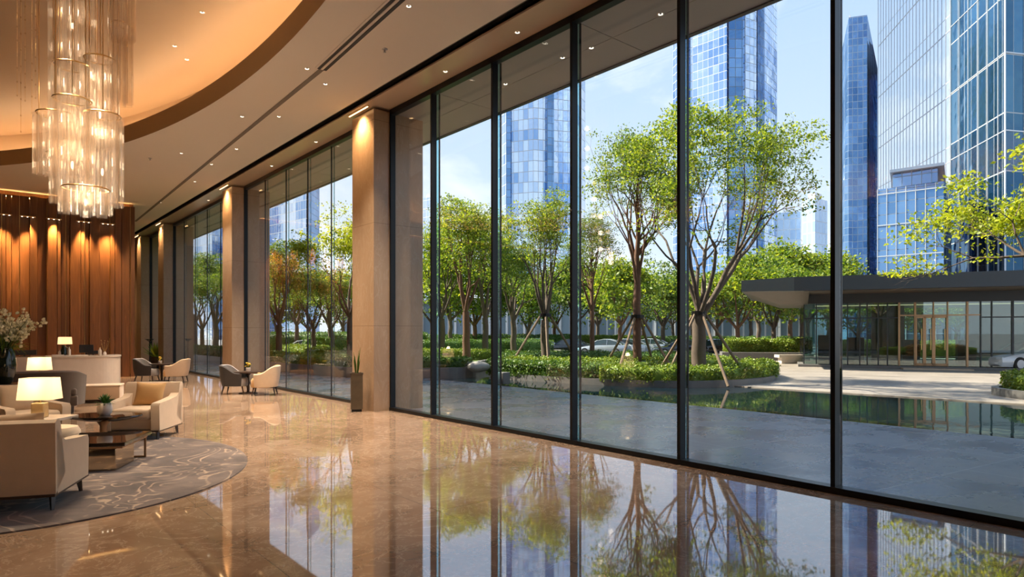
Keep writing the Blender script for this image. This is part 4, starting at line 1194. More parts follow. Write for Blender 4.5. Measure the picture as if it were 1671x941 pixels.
# island with the big trees
ISL = [(19.9, 10.2), (17.3, 10.1), (15.7, 10.9), (14.9, 12.1), (14.3, 14.0), (13.9, 16.6), (14.3, 18.6), (19, 22.5), (23.5, 16.2), (23.2, 12.4)]
kerb('granite_kerb', 'low curved granite kerb round the island of big staked trees by the pool', ISL, .16)
bed('planting_bed_1', ISL, .10, 'soil')
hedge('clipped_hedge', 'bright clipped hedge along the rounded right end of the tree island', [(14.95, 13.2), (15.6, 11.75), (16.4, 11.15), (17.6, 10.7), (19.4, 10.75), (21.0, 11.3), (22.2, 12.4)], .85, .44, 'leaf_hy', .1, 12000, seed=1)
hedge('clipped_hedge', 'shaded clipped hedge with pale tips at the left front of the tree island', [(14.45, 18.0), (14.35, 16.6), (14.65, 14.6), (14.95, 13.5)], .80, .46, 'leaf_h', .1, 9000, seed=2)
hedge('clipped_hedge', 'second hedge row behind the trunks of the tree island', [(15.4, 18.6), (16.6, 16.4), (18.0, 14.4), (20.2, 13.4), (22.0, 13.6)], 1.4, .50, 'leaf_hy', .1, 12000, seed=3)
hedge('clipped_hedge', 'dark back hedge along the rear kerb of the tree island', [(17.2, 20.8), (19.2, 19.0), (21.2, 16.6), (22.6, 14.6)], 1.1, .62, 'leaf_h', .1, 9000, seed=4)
# lawn and planting to the left
LWN = [(13.6, 17.9), (11.4, 18.8), (9.8, 20.8), (9.4, 25), (9.3, 45), (24, 50), (33, 40), (31, 30), (24, 24), (18.2, 23.2), (14.6, 19.6)]
kerb('stone_edging', 'low dark stone planter wall along the front of the left lawn', LWN, .34, .2)
bed('planting_bed_2', LWN, .26, 'lawn')
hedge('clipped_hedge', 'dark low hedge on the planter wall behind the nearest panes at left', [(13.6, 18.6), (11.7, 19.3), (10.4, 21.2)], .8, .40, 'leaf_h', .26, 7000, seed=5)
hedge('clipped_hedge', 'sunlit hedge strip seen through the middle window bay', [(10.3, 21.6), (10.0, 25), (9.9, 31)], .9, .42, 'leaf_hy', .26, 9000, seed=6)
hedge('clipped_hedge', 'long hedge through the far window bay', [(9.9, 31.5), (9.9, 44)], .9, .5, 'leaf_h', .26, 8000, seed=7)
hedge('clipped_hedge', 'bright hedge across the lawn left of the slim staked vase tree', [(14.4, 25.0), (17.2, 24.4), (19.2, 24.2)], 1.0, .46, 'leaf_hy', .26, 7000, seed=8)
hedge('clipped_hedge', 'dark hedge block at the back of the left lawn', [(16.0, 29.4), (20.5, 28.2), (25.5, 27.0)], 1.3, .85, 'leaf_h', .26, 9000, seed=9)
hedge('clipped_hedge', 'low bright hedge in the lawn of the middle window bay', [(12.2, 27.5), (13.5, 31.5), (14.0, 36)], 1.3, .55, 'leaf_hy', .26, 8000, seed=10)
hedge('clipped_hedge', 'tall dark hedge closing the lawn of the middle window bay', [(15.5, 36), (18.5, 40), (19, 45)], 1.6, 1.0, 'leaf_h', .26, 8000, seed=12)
# right hand island
ISR = [(20.4, 5.0), (19.0, 4.0), (17.7, 1.9), (17.3, -1.5), (18.6, -6.0), (23.5, -6.0), (25, -1), (23.2, 3.6)]
kerb('granite_kerb', 'low granite kerb of the small planted island at the right edge', ISR, .18)
bed('planting_bed_3', ISR, .12, 'soil')
hedge('clipped_hedge', 'bright clipped hedge on the island at the right edge', [(20.9, 4.2), (19.6, 3.5), (18.6, 2.0), (18.1, -.4), (18.4, -3)], .9, .40, 'leaf_hy', .12, 11000, seed=13)
hedge('rust_shrub', 'rust coloured low shrub behind the bright hedge at the right edge', [(21.9, 3.3), (21.2, 1.8), (20.6, -.4)], 1.0, .62, 'leaf_r', .12, 6000, seed=14)
# hedges beyond the drive
def row(px0, px1, d0, d1): 
    a, c = at(px0, d0), at(px1, d1); return [(a.x, a.y), ((a.x + c.x) / 2 + .2, (a.y + c.y) / 2 + .1), (c.x, c.y)]
for i, (px0, px1, d0, d1, w, h, mt, lab) in enumerate((
    (1186, 1318, 37, 36, 1.4, .75, 'leaf_hy', 'clipped hedge on the stone planter left of the dark pavilion'),
    (1060, 1320, 52, 50, 1.6, 1.15, 'leaf_h', 'long dark hedge behind the parked black car'),
    (700, 940, 50, 52, 1.8, 1.3, 'leaf_h', 'long dark hedge behind the parked cars at left'),
    (945, 1050, 56, 56, 1.6, 1.2, 'leaf_hy', 'hedge behind the silver parked cars'),
    (440, 690, 46, 44, 1.8, 1.5, 'leaf_h', 'long dark hedge far back through the middle window bay'),
    (1350, 1680, 40, 38, 1.2, 1.0, 'leaf_hy', 'hedge behind the pavilion seen through its glass'))):
    hedge('clipped_hedge', lab, row(px0, px1, d0, d1), w, h, mt, -.02 if i else .35, 7000, .12, seed=20 + i)
a, c = at(1182, 36.2), at(1312, 35.2)
b = BM(); dd = (c - a).normalized(); box(b, ((a + c) / 2 + FWD * .6) + Vector((0, 0, .2)), ((c - a).length, 2.0, .44), (0, 0, math.atan2(dd.y, dd.x)))
tag(obj('stone_planter', b, M['kerb']), 'long low stone planter wall left of the dark pavilion', 'planter')
a = at(1302, 32.0); t = thing('stone_bench', 'pale stone bench at the left corner of the dark pavilion', 'bench', a.to_tuple(), -TH)
b = BM(); box(b, (-.2, 0, .36), (1.7, .6, .14)); obj('seat', b, M['marble'], t)
b = BM(); box(b, (-.2, 0, .145), (1.4, .45, .29)); obj('base', b, M['marble'], t)
# boulder and small bollard lights in the lawn
P = at(727, 25.0, .26); b = BM(); lathe(b, [(.05, -.05), (.22, 0), (.26, .18), (.22, .36), (.1, .46), (.02, .48)], 12); o = obj('dark_boulder', b, simple('dark_boulder', (.10, .07, .06), .8, var=.4, bump=.5, bscale=10), None, True, P.to_tuple()); tag(o, 'small dark boulder standing in the left lawn', 'boulder')
for px, d, lab in ((782, 22.4, 'pale boulder at the front of the planter wall, left of the second mullion'), (765, 23.0, 'smaller pale boulder left beside the pale boulder')):
    P = at(px, d, .26); b = BM(); bmesh.ops.create_icosphere(b, subdivisions=3, radius=.3); r_ = random.Random(px)
    for v in b.verts: v.co = Vector((v.co.x * 1.5, v.co.y, v.co.z * .62)) * (1 + .10 * math.sin(v.co.x * 9 + px) * math.cos(v.co.y * 8))
    tag(obj('pale_boulder', b, M['rock'], None, True, (P.x, P.y, .36)), lab, 'boulder', 'boulders on the planter')
P = at(822, 19.6); b = BM(); box(b, (0, 0, .17), (.28, .28, .36), bev=.02); tag(obj('stone_bollard', b, M['kerb'], None, False, P.to_tuple()), 'short square stone bollard at the pool edge, right of the second mullion', 'bollard')

# trees -------------------------------------------------------------
def tr(px, d, z=.12): 
    p = at(px, d, z); return p.to_tuple()
CAMROT = -TH      # crown geometry is made with its x axis across the view
G1 = tree_geo('big_tree', 4, 8.35, 2.05, .225, 2.85, 7, 5, 21000, .092, (18, 52), blob=.24, ry=2.8, taper=.46, off=.75)
plant_tree('spreading_tree', G1, 'biggest tree, thick grey trunk forking low, right of the thick middle mullion', tr(1141, 19.9), 'leaf_a', rz=CAMROT)
stakes(None, tr(1141, 19.9), 2.05, 1.55, 5, .5, 'timber stakes propping the thick trunked biggest tree')
G2 = tree_geo('slim_tree', 9, 8.7, 3.0, .145, 1.65, 4, 5, 11500, .088, (14, 34), leader=True, blob=.26, ry=1.8)
plant_tree('slim_tree', G2, 'tall slim tree with a straight leader left of the thick middle mullion', tr(1040, 22.6), 'leaf_b', 'bark2', rz=CAMROT)
stakes(None, tr(1040, 22.6), 2.0, 1.5, 4, .2, 'timber stakes propping the tall slim tree left of the middle mullion')
G3 = tree_geo('vase_tree', 14, 6.7, 1.9, .165, 1.62, 6, 5, 9500, .088, (16, 40), blob=.24, ry=1.6, taper=.5)
plant_tree('vase_tree', G3, 'vase shaped tree with many upright branches in the pane right of the second mullion', tr(890, 24.6), 'leaf_a', rz=CAMROT)
stakes(None, tr(890, 24.6), 2.1, 1.5, 4, .9, 'timber stakes propping the vase shaped tree')
G4 = tree_geo('round_tree', 23, 7.4, 2.2, .17, 1.75, 5, 5, 10500, .105, (22, 48), blob=.30, ry=1.7)
plant_tree('lawn_tree', G4, 'tree with a leafy layered crown in the second pane from the big column', tr(761, 29.0, .26), 'leaf_a', 'bark2', rz=CAMROT)
plant_tree('lawn_tree', G4, 'smaller tree just right of the layered crown tree on the lawn', tr(792, 33.0, .26), 'leaf_b', rz=1.1, sc=(.95, .95, .92))
plant_tree('lawn_tree', G3, 'tree close beside the big column seen through the first pane', tr(720, 33.5, .26), 'leaf_a', rz=2.0, sc=(1.2, 1.2, 1.05))
plant_tree('slim_tree', G2, 'thin reddish trunked tree right of the third mullion, farther back', tr(966, 27.2), 'leaf_b', 'bark2', rz=1.7, sc=(.72, .72, .76))
plant_tree('lawn_tree', G4, 'tree between the second mullion and the vase shaped tree, farther back', tr(838, 35, .26), 'leaf_b', rz=.4, sc=(1.0, 1.0, .86))
G5 = tree_geo('yellow_tree', 31, 6.9, 2.1, .13, 1.9, 5, 5, 9500, .11, (24, 50), blob=.30, ry=2.2)
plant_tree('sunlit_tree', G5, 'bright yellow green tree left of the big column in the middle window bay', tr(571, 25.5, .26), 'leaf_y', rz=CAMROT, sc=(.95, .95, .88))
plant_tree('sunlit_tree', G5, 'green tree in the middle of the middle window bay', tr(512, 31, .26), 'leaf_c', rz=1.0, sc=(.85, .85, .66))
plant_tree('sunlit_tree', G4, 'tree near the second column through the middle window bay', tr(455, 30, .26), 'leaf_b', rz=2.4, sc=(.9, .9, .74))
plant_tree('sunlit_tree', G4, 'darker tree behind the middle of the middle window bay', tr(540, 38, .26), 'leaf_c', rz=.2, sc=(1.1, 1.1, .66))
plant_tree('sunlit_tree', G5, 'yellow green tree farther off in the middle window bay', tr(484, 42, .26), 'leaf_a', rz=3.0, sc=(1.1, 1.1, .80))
for i, (px, d, sc, mt, lab) in enumerate(((330, 40, .95, 'leaf_b', 'left tree in the far window bay'), (352, 44, 1.1, 'leaf_c', 'right tree in the far window bay'), (318, 52, 1.3, 'leaf_a', 'backmost tree in the far window bay'),
                                          (258, 52, 1.2, 'leaf_y', 'yellow tree in the farthest narrow window bay'), (366, 60, 1.3, 'leaf_b', 'tree half hidden by the second column'))):
    plant_tree('far_bay_tree', G4 if i % 2 else G5, lab, tr(px, d, 0), mt, rz=i * 1.3, sc=(sc * 1.1, sc * 1.1, sc * .84))
G8 = tree_geo('overhang_tree', 44, 5.55, 2.45, .15, 2.6, 7, 5, 17000, .095, (34, 62), blob=.22, ry=2.4, taper=.5, low=2.75)
plant_tree('overhanging_tree', G8, 'yellow green tree with layered branches reaching in from the right edge', tr(1768, 13.2), 'leaf_y', rz=CAMROT)
# round trees beyond the drive and the road
GA = tree_geo('street_tree', 52, 6.4, 1.9, .16, 2.6, 6, 4, 5600, .24, (26, 58), blob=.48, ry=2.6)
GB = tree_geo('street_tree_b', 57, 6.8, 2.1, .15, 2.4, 5, 4, 5600, .24, (24, 54), blob=.48, ry=2.4)
back = [(1012, 44, .98, 'leaf_a', 'pale round tree just left of the tall slim tree, beyond the parked cars'), (1082, 50, 1.05, 'leaf_c', 'darker tree between the slim tree and the thick mullion, beyond the cars'),
        (1098, 58, 1.0, 'leaf_b', 'tree half hidden behind the thick middle mullion, beyond the cars'), (1204, 40, .95, 'leaf_a', 'round tree with fanned trunk left of the pavilion canopy'),
        (1238, 46, 1.05, 'leaf_b', 'tree under the left tip of the pavilion canopy'), (1262, 41, .95, 'leaf_b', 'tree just left of the pavilion glass corner'), (1290, 50, 1.25, 'leaf_a', 'tall tree whose crown rises above the canopy tip'),
        (1318, 56, 1.25, 'leaf_b', 'tree whose crown rises above the canopy roof'), (1352, 60, 1.3, 'leaf_a', 'tree peeping over the canopy beside the thick mullion at right'),
        (1170, 55, 1.0, 'leaf_c', 'tree far behind the trunk of the biggest tree'), (940, 52, 1.1, 'leaf_c', 'tree behind the third mullion beyond the cars'), (975, 60, 1.15, 'leaf_b', 'tree right of the third mullion far beyond the cars'),
        (905, 56, 1.0, 'leaf_c', 'tree behind the vase shaped tree'), (862, 48, .9, 'leaf_b', 'tree left of the vase shaped tree beyond the cars'), (812, 54, 1.15, 'leaf_c', 'tree behind the second mullion'),
        (775, 50, 1.1, 'leaf_b', 'tree far behind the layered lawn tree'), (735, 48, 1.15, 'leaf_a', 'tree far behind the first pane'), (705, 56, 1.2, 'leaf_c', 'tree far back beside the big column'),
        (1050, 64, 1.1, 'leaf_b', 'farthest tree behind the tall slim tree'), (1130, 64, 1.15, 'leaf_b', 'farthest tree left of the biggest trunk'), (1225, 62, 1.2, 'leaf_c', 'farthest tree left of the canopy tip'),
        (1400, 43, .70, 'leaf_b', 'small tree behind the left part of the pavilion, seen through its glass'), (1450, 45, .72, 'leaf_a', 'small tree behind the pavilion left of the doors, seen through the glass'),
        (1505, 42, .68, 'leaf_b', 'small tree seen through the pavilion doors'), (1560, 44, .72, 'leaf_c', 'small tree behind the pavilion right of the doors, seen through the glass'), (1615, 42, .70, 'leaf_a', 'small tree behind the pavilion above the white car'),
        (560, 52, .95, 'leaf_c', 'dark tree far back behind the yellow green tree'), (505, 56, .9, 'leaf_b', 'tree far back in the middle of the middle bay'), (450, 58, .95, 'leaf_c', 'tree far back beside the second column')]
for i, (px, d, sc, mt, lab) in enumerate(back):
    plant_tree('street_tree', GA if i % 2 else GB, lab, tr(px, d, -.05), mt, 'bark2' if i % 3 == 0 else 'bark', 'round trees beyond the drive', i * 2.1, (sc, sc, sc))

# ------------------------------------------------------------------ pavilion
P1 = gnd(1310, 597); P2 = gnd(1671, 604)
u = (P2 - P1).normalized(); PR = math.atan2(u.y, u.x)
def pav_x(px):
    t = (px - 835.5) / F
    return -(P1.x * (C_ - t * S_) - P1.y * (S_ + t * C_)) / (u.x * (C_ - t * S_) - u.y * (S_ + t * C_))
pv = thing('glass_pavilion', 'dark roofed glass pavilion with bronze entrance doors beyond the pool', 'pavilion', P1.to_tuple(), PR)
LP = 13.0; DP = 8.0; H0, H1, H2, H3 = 2.84, 3.40, 3.28, 3.86
b = BM()
box2(b, (-.4, -3.0, H2), (LP + 3, DP + 1.5, H3))
# tapering left end of the canopy
vs = [b.verts.new(p) for p in ((-.4, -3, H2), (-.4, DP, H2), (-2.5, -2.6, H2 + .05), (-2.5, DP - 1, H2 + .05), (-.4, -3, H3), (-.4, DP, H3), (-2.5, -2.6, H3 - .06), (-2.5, DP - 1, H3 - .06))]
for f in ((0, 1, 3, 2), (4, 6, 7, 5), (2, 3, 7, 6), (0, 2, 6, 4), (1, 5, 7, 3)): b.faces.new([vs[i] for i in f])
obj('canopy', b, M['pav_dark'], pv)
b = BM()
vs = [b.verts.new(p) for p in ((-2.4, -2.4, H2 + .04), (-2.4, 5, H2 + .04), (-1.0, -.3, H0 - .02), (-1.0, 5, H0 - .02), (0.2, -.3, H0 - .02), (.2, 5, H0 - .02), (.2, -2.6, H2 + .01), (.2, 5, H2 + .04))]
for f in ((0, 1, 3, 2), (2, 3, 5, 4), (0, 2, 4, 6), (4, 5, 7, 6)): b.faces.new([vs[i] for i in f])
obj('tapered_underside', b, M['pav_soffit'], pv)
b = BM(); box2(b, (0, -2.85, H2 - .02), (LP + 2, 0, H2 + .02)); obj('soffit', b, M['pav_soffit'], pv)
b = BM(); box2(b, (0, -.12, H0), (LP, DP, H1)); obj('header_beam', b, M['pav_dark'], pv)
b = BM(); box2(b, (-.2, -.5, -.05), (LP, DP, .10)); obj('plinth', b, M['kerb'], pv)
b = BM(); box2(b, (.1, .5, .10), (LP, DP, .12)); box2(b, (3.2, 4, .1), (4.6, 4.3, H0)); box2(b, (7.0, 3.4, .1), (9.5, 3.7, H0))
obj('interior', b, M['pav_in'], pv)
mx = [0.05] + [pav_x(p) for p in (1332, 1354, 1383, 1403, 1415, 1433, 1448, 1467, 1493, 1523, 1546, 1578, 1600, 1618, 1652)] + [9.4, 11.2, LP]
for i, (x0, x1) in enumerate(zip(mx, mx[1:])):
    b = BM(); box2(b, (x0, -.012, .12), (x1, .012, H0)); obj('glass_panel', b, M['pav_glass'], pv)
for i, x in enumerate(mx):
    thick = i in (8, 12, 9, 15); br_ = 8 <= i <= 12
    b = BM(); w = .075 if thick else .04; box2(b, (x - w / 2, -.07, .10), (x + w / 2, .07, H0)); obj('mullion', b, M['bronze'] if br_ else M['pav_dark'], pv)
for x0, x1, z in ((0, mx[8], 2.18), (mx[8], mx[13], 2.28), (mx[13], LP, 2.18)):
    b = BM(); box2(b, (x0, -.05, z - .025), (x1, .05, z + .025)); obj('transom', b, M['bronze'] if z > 2.2 else M['pav_dark'], pv)
b = BM(); 
for y in (1.6, 3.2, 4.8, 6.4): box2(b, (0, y - .03, .1), (.06, y + .03, H0))
obj('side_mullions', b, M['pav_dark'], pv)
b = BM(); box2(b, (.01, 0, .12), (.03, DP, H0)); obj('side_glass', b, M['pav_glass'], pv)
for x0, x1 in ((mx[9], (mx[9] + mx[10]) / 2), ((mx[9] + mx[10]) / 2, mx[10]), (mx[10], mx[11])):
    b = BM()
    for xx in (x0 + .03, x1 - .03): box2(b, (xx - .03, -.10, .12), (xx + .03, -.03, 2.24))
    box2(b, (x0, -.10, .12), (x1, -.03, .22)); box2(b, (x0, -.10, 2.16), (x1, -.03, 2.25))
    dr = obj('door', b, M['bronze'], pv)
    b = BM(); tube(b, [(x1 - .12, -.15, .8), (x1 - .12, -.15, 1.7)], .02, 8); tube(b, [(x1 - .12, -.15, .9), (x1 - .12, -.05, .9)], .012, 6); tube(b, [(x1 - .12, -.15, 1.6), (x1 - .12, -.05, 1.6)], .012, 6); obj('door_handle', b, M['brass'], dr)
b = BM(); box2(b, (mx[8], -1.1, -.02), (mx[12], -.5, .05)); obj('door_step', b, simple('sunny_step', (.48, .36, .26), .6), pv)
b = BM()
for x, y, z in ((mx[9] + .2, 2.4, 1.2), (mx[4], 2.0, 1.3), (mx[13], 2.4, 1.2), (mx[2], 3.2, 1.4)): box2(b, (x - .35, y - .2, .12), (x + .35, y + .2, z))
obj('counter', b, M['screen'], pv)
b = BM(); box2(b, (.6, 2.2, H0 - .04), (LP - .6, 2.5, H0 - .01)); obj('light_strip', b, emit('pavilion_lamp', (1, .7, .4), .8), pv)

# ------------------------------------------------------------------ cars
def make_car(label, loc, rz, paint, s=1.0, group='parked cars', name='car'):
    """Saloon: front towards local -Y."""
    t = thing(name, label, 'car', loc, rz, group); t.scale = (s, s, s)
    st = [(-2.25, .28, .50, .62, .55), (-2.18, .20, .62, .74, .66), (-1.8, .18, .72, .86, .72), (-1.0, .18, .84, .90, .74), (-.3, .18, .90, .91, .75), (.6, .18, .92, .91, .76), (1.4, .18, .94, .90, .75), (2.0, .22, .92, .86, .70), (2.25, .32, .82, .76, .62)]
    b = BM(); rows = []
    for y, zb, zt, wb, wt in st:
        rows.append([b.verts.new(p) for p in ((-wb * .92, y, zb), (-wb, y, zb + .16), (-wb, y, (zb + zt) / 2 + .08), (-wt - .06, y, zt - .03), (-wt * .6, y, zt + .012), (0, y, zt + .03), (wt * .6, y, zt + .012), (wt + .06, y, zt - .03), (wb, y, (zb + zt) / 2 + .08), (wb, y, zb + .16), (wb * .92, y, zb))])
    for r0, r1 in zip(rows, rows[1:]):
        for k in range(11): b.faces.new((r0[k], r0[(k + 1) % 11], r1[(k + 1) % 11], r1[k]))
    b.faces.new(rows[0]); b.faces.new(rows[-1]); obj('body', b, paint, t, True)
    cab = [(-1.05, .86, .70, .87), (-.35, .88, .73, 1.30), (.15, .90, .73, 1.40), (.75, .91, .73, 1.38), (1.35, .93, .70, 1.16), (1.85, .93, .66, .95)]
    b = BM(); rows = []
    for y, z0, w, z1 in cab:
        k = max(.02, z1 - z0); wr = w - .20 * min(1, k / .45)
        rows.append([b.verts.new(p) for p in ((-w, y, z0), (-wr, y, z1 - .04), (-wr * .7, y, z1), (wr * .7, y, z1), (wr, y, z1 - .04), (w, y, z0))])
    for r0, r1 in zip(rows, rows[1:]):
        for k in range(5): b.faces.new((r0[k], r0[k + 1], r1[k + 1], r1[k]))
    obj('windows', b, M['car_glass'], t, True)
    b = BM(); rows = []
    for y, w, z in ((-.38, .50, 1.315), (.15, .52, 1.415), (.75, .52, 1.395), (1.2, .50, 1.25)): rows.append([b.verts.new(p) for p in ((-w - .02, y, z - .05), (-w * .7, y, z + .005), (w * .7, y, z + .005), (w + .02, y, z - .05))])
    for r0, r1 in zip(rows, rows[1:]):
        for k in range(3): b.faces.new((r0[k], r0[k + 1], r1[k + 1], r1[k]))
    for sx in (-1, 1): tube(b, [(sx * .71, -1.0, .90), (sx * .53, -.36, 1.31)], .03, 5); tube(b, [(sx * .53, .5, 1.39), (sx * .73, .5, .92)], .025, 5); tube(b, [(sx * .52, 1.2, 1.25), (sx * .68, 1.8, .95)], .03, 5)
    obj('roof_frame', b, paint, t, True)
    for sx in (-1, 1):
        for y in (-1.40, 1.38):
            b = BM(); tube(b, [(sx * .64, y, .32), (sx * .90, y, .32)], .32, 24); w = obj('wheel', b, M['tyre'], t, True)
            b = BM(); tube(b, [(sx * .895, y, .32), (sx * .915, y, .32)], .20, 20); obj('hub', b, M['alloy'], w)
        b = BM(); box(b, (sx * .56, -2.14, .58), (.30, .16, .12), (0, 0, sx * .35), .03); obj('headlamp', b, M['headlamp'], t)
    return t
def pxcar(px, d, dirv, label, paint, s=.78):
    return make_car(label, at(px, d, -.02).to_tuple(), heading(dirv), paint, s)
LEFT = -RIGHT
pxcar(1681, 27.0, (LEFT + FWD * -.12), 'white car driving in at the right edge before the pavilion', M['car_white'], .88)
for px, d, dv, pn, lab in ((985, 43, LEFT + FWD * .5, 'car_silver', 'silver car parked right of the third mullion'), (1018, 45, LEFT + FWD * .6, 'car_white', 'white car parked left of the tall slim trunk'), (1056, 46, LEFT + FWD * .55, 'car_silver', 'silver car parked right of the tall slim trunk'),
                           (1108, 42, LEFT, 'car_black', 'black car parked left of the biggest trunk, behind the thick mullion'), (1160, 43, LEFT + FWD * .1, 'car_black', 'black car parked just right of the biggest trunk'),
                           (872, 46, LEFT + FWD * .4, 'car_white', 'white car parked left of the vase tree trunk'), (926, 45, LEFT + FWD * .4, 'car_black', 'dark car parked beside the third mullion'), (840, 49, LEFT + FWD * .4, 'car_silver', 'silver car parked right of the second mullion'),
                           (498, 40, LEFT + FWD * .2, 'car_white', 'white car seen low through the middle window bay')):
    pxcar(px, d, dv, lab, M[pn])

# ------------------------------------------------------------------ towers and far buildings
def tower(name, label, poly_pd, h, mat, z0=-.3, top=None, extra=None):
    poly = [tuple(at(p, d).to_tuple()[:2]) for p, d in poly_pd]
    t = thing(name, label, 'building', (poly[0][0], poly[0][1], 0))
    lp = [(x - poly[0][0], y - poly[0][1]) for x, y in poly]
    b = BM(); prism(b, lp, z0, h, True)
    if top:      # slanted roof
        b.verts.ensure_lookup_table(); n = len(lp)
        for i in range(n): b.verts[n + i].co.z = top[i]
        b.loops.layers.uv.verify()
    obj('curtain_wall', b, M[mat], t)
    return t, lp
def fins(t, p, q, step, z0, z1, depth=.35, wd=.12, mat='fin', name='fins'):
    p, q = Vector((*p, 0)), Vector((*q, 0)); d = (q - p); L = d.length; d.normalize(); nrm = Vector((d.y, -d.x, 0))
    b = BM(); n = int(L / step)
    for k in range(n + 1):
        c = p + d * (k * step)
        box(b, (c.x, c.y, (z0 + z1) / 2), (wd, depth, z1 - z0), (0, 0, math.atan2(d.y, d.x)))
    return obj(name, b, M[mat], t)
def rails(t, p, q, step, z0, z1, depth=.25, hh=.25, mat='fin', name='floor_bands'):
    p, q = Vector((*p, 0)), Vector((*q, 0)); d = (q - p); L = d.length; c = (p + q) / 2
    b = BM(); z = z0
    while z < z1:
        box(b, (c.x, c.y, z), (L, depth, hh), (0, 0, math.atan2(d.y, d.x))); z += step
    return obj(name, b, M[mat], t)
# pale tower behind the vase tree
t, lp = tower('glass_tower', 'pale blue glass tower behind the vase shaped tree', [(813, 122), (826, 118), (872, 116), (905, 117), (938, 118), (955, 124), (955, 138), (813, 138)], 72, 'tower_a')
for (pa, pb, da, db) in ((826, 833, 117.4, 117.3), (893, 904, 115.9, 116.2)):
    A, Bq = at(pa, da), at(pb, db); b = BM(); o = Vector((t.location.x, t.location.y, 0))
    dd = (Bq - A); prism(b, [((A - o).x, (A - o).y), ((Bq - o).x, (Bq - o).y), ((Bq - o + FWD * 1.5).x, (Bq - o + FWD * 1.5).y), ((A - o + FWD * 1.5).x, (A - o + FWD * 1.5).y)], 20, 71, True)
    obj('dark_window_bay', b, M['tower_d'], t)
# big blue tower behind the biggest tree
t, lp = tower('glass_tower', 'tall blue glass tower with dark vertical bands rising behind the biggest tree', [(1098, 96), (1112, 93), (1186, 88), (1188, 88.6), (1214, 88.6), (1216, 88), (1234, 89), (1236, 90), (1249, 92), (1268, 96), (1268, 110), (1098, 110)], 78, 'tower_b')
o = Vector((t.location.x, t.location.y, 0))
for pa, pb, da, db in ((1189, 1213, 88.3, 88.3), (1236, 1247, 89.6, 91.2), (1114, 1124, 92.4, 91.9)):
    A, Bq = at(pa, da) - o, at(pb, db) - o; b = BM()
    prism(b, [(A.x, A.y), (Bq.x, Bq.y), ((Bq + FWD).x, (Bq + FWD).y), ((A + FWD).x, (A + FWD).y)], -.2, 77.5, True); obj('dark_window_band', b, M['tower_d'], t)
# slender dark tower, slanted top: a facade reflection built as a solid
t, lp = tower('tower_reflection', 'slender dark blue tower with slanted top, a mirror facade reflection built solid', [(1372, 127), (1385, 125), (1415, 123), (1432, 126), (1428, 142), (1376, 142)], 60, 'tower_d', top=[56.0, 62.5, 62.0, 53.0, 53.0, 58.0])
o = Vector((t.location.x, t.location.y, 0)); pts = [at(p, d) - o for p, d in ((1386, 127), (1415, 125), (1432, 126))]
b = BM(); tube(b, [(pts[0].x + .3, pts[0].y, 58), (pts[0].x + .3, pts[0].y, 64)], .12, 5); obj('mast', b, M['fin'], t)
# mirror facade tower: one long wall running away, with a teal wing nearer
t, lp = tower('mirror_tower', 'huge mirror glass tower with fine vertical fins filling the upper right', [(1440, 112), (1433, 101), (1552, 78), (1600, 96), (1500, 130), (1442, 128)], 95, 'mirror_wall')
fins(t, lp[1], lp[2], 1.05, -.2, 95, .09, .07)
rails(t, lp[1], lp[2], 8.0, 6.2, 95, .08, .12)
t, lp = tower('teal_tower', 'deep teal glass wing with strong white fins at the right edge', [(1552, 77.5), (1640, 66), (1700, 67), (1760, 90), (1600, 96)], 95, 'side_wall')
fins(t, lp[0], lp[1], 2.1, -.2, 95, .16, .10); rails(t, lp[0], lp[1], 8.0, 6.2, 95, .10, .10)
fins(t, lp[1], lp[2], 2.4, -.2, 95, .14, .10, name='side_fins'); rails(t, lp[1], lp[2], 8.0, 6.2, 95, .12, .12, name='side_bands')
# stepped glass block: a mirror facade reflection, built solid in front of it
t, lp = tower('block_reflection', 'lower blue block with flat roof, a reflection in the mirror facade built solid', [(1432, 71), (1540, 67), (1552, 69), (1548, 76), (1434, 80)], 17.2, 'tower_d')
o = Vector((t.location.x, t.location.y, 0))
fins(t, lp[0], lp[1], .9, -.2, 17.2, .15, .07); rails(t, lp[0], lp[1], 3.4, 3, 17.2, .2, .10)
pp = [at(p, d) - o for p, d in ((1456, 70), (1530, 67.2), (1532, 74), (1460, 77))]
b = BM(); prism(b, [(q.x, q.y) for q in pp], 17.2, 18.7, True); obj('upper_storey', b, M['tower_d'], t)
pp = [at(p, d) - o for p, d in ((1452, 69.5), (1541, 66.3), (1543, 74), (1456, 78))]
b = BM(); prism(b, [(q.x, q.y) for q in pp], 18.7, 19.0); obj('flat_roof', b, M['tower_d'], t)
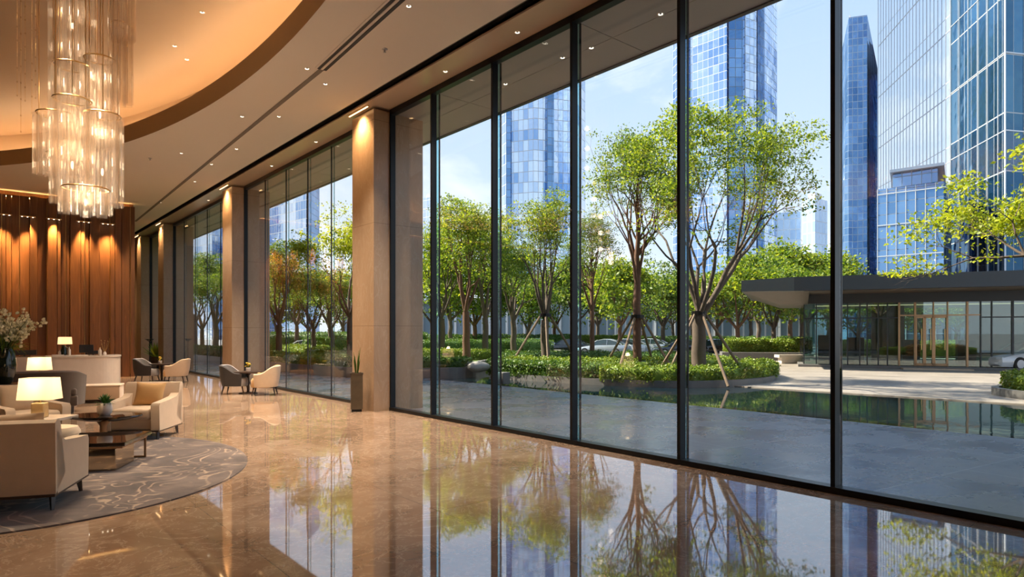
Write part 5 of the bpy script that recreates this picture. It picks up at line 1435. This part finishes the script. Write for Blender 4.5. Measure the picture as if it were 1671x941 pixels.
# small far towers between the big tower and the mullion
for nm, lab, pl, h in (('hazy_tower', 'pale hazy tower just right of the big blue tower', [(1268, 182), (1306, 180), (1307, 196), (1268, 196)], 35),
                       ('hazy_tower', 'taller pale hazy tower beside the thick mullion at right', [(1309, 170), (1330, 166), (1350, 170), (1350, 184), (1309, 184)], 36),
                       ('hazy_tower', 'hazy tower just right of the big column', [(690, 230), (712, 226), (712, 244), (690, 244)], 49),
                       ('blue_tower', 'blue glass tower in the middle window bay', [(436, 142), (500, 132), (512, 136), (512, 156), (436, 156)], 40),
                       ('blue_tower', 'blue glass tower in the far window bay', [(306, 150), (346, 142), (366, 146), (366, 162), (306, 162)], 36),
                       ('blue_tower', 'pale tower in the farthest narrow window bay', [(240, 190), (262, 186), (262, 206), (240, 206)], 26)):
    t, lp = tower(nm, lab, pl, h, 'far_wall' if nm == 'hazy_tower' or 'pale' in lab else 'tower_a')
    o = Vector((t.location.x, t.location.y, 0))
    c = Vector((sum(p[0] for p in lp) / len(lp), sum(p[1] for p in lp) / len(lp), 0))
    b = BM(); prism(b, [(c.x + (p[0] - c.x) * .55, c.y + (p[1] - c.y) * .55) for p in lp], h, h + 2.2, True); obj('roof_plant', b, M['fin'], t)
    if 'middle' in lab:
        A, Bq = at(503, 131.5) - o, at(512, 135.5) - o; b = BM()
        prism(b, [(A.x, A.y), (Bq.x, Bq.y), ((Bq + FWD * 4).x, (Bq + FWD * 4).y), ((A + FWD * 4).x, (A + FWD * 4).y)], -.2, 41, True); obj('dark_corner_shaft', b, M['tower_d'], t)
# long low podium building behind the trees
t, lp = tower('podium_building', 'long low grey glass building behind the street trees', [(560, 84), (1010, 76), (1330, 66), (1345, 74), (1010, 86), (560, 96)], 5.2, 'podium')
o = Vector((t.location.x, t.location.y, 0))
fins(t, lp[0], lp[1], 2.2, -.2, 5.2, .5, .25, 'fin', 'pilasters'); fins(t, lp[1], lp[2], 2.2, -.2, 5.2, .5, .25, 'fin', 'front_pilasters')
b = BM()
for p, q in ((lp[0], lp[1]), (lp[1], lp[2])):
    d = Vector(q) - Vector(p); c = (Vector(q) + Vector(p)) / 2; box(b, (c.x, c.y, 5.3), (d.length + 1, 1.2, .5), (0, 0, math.atan2(d.y, d.x)))
obj('parapet', b, M['hotel'], t)
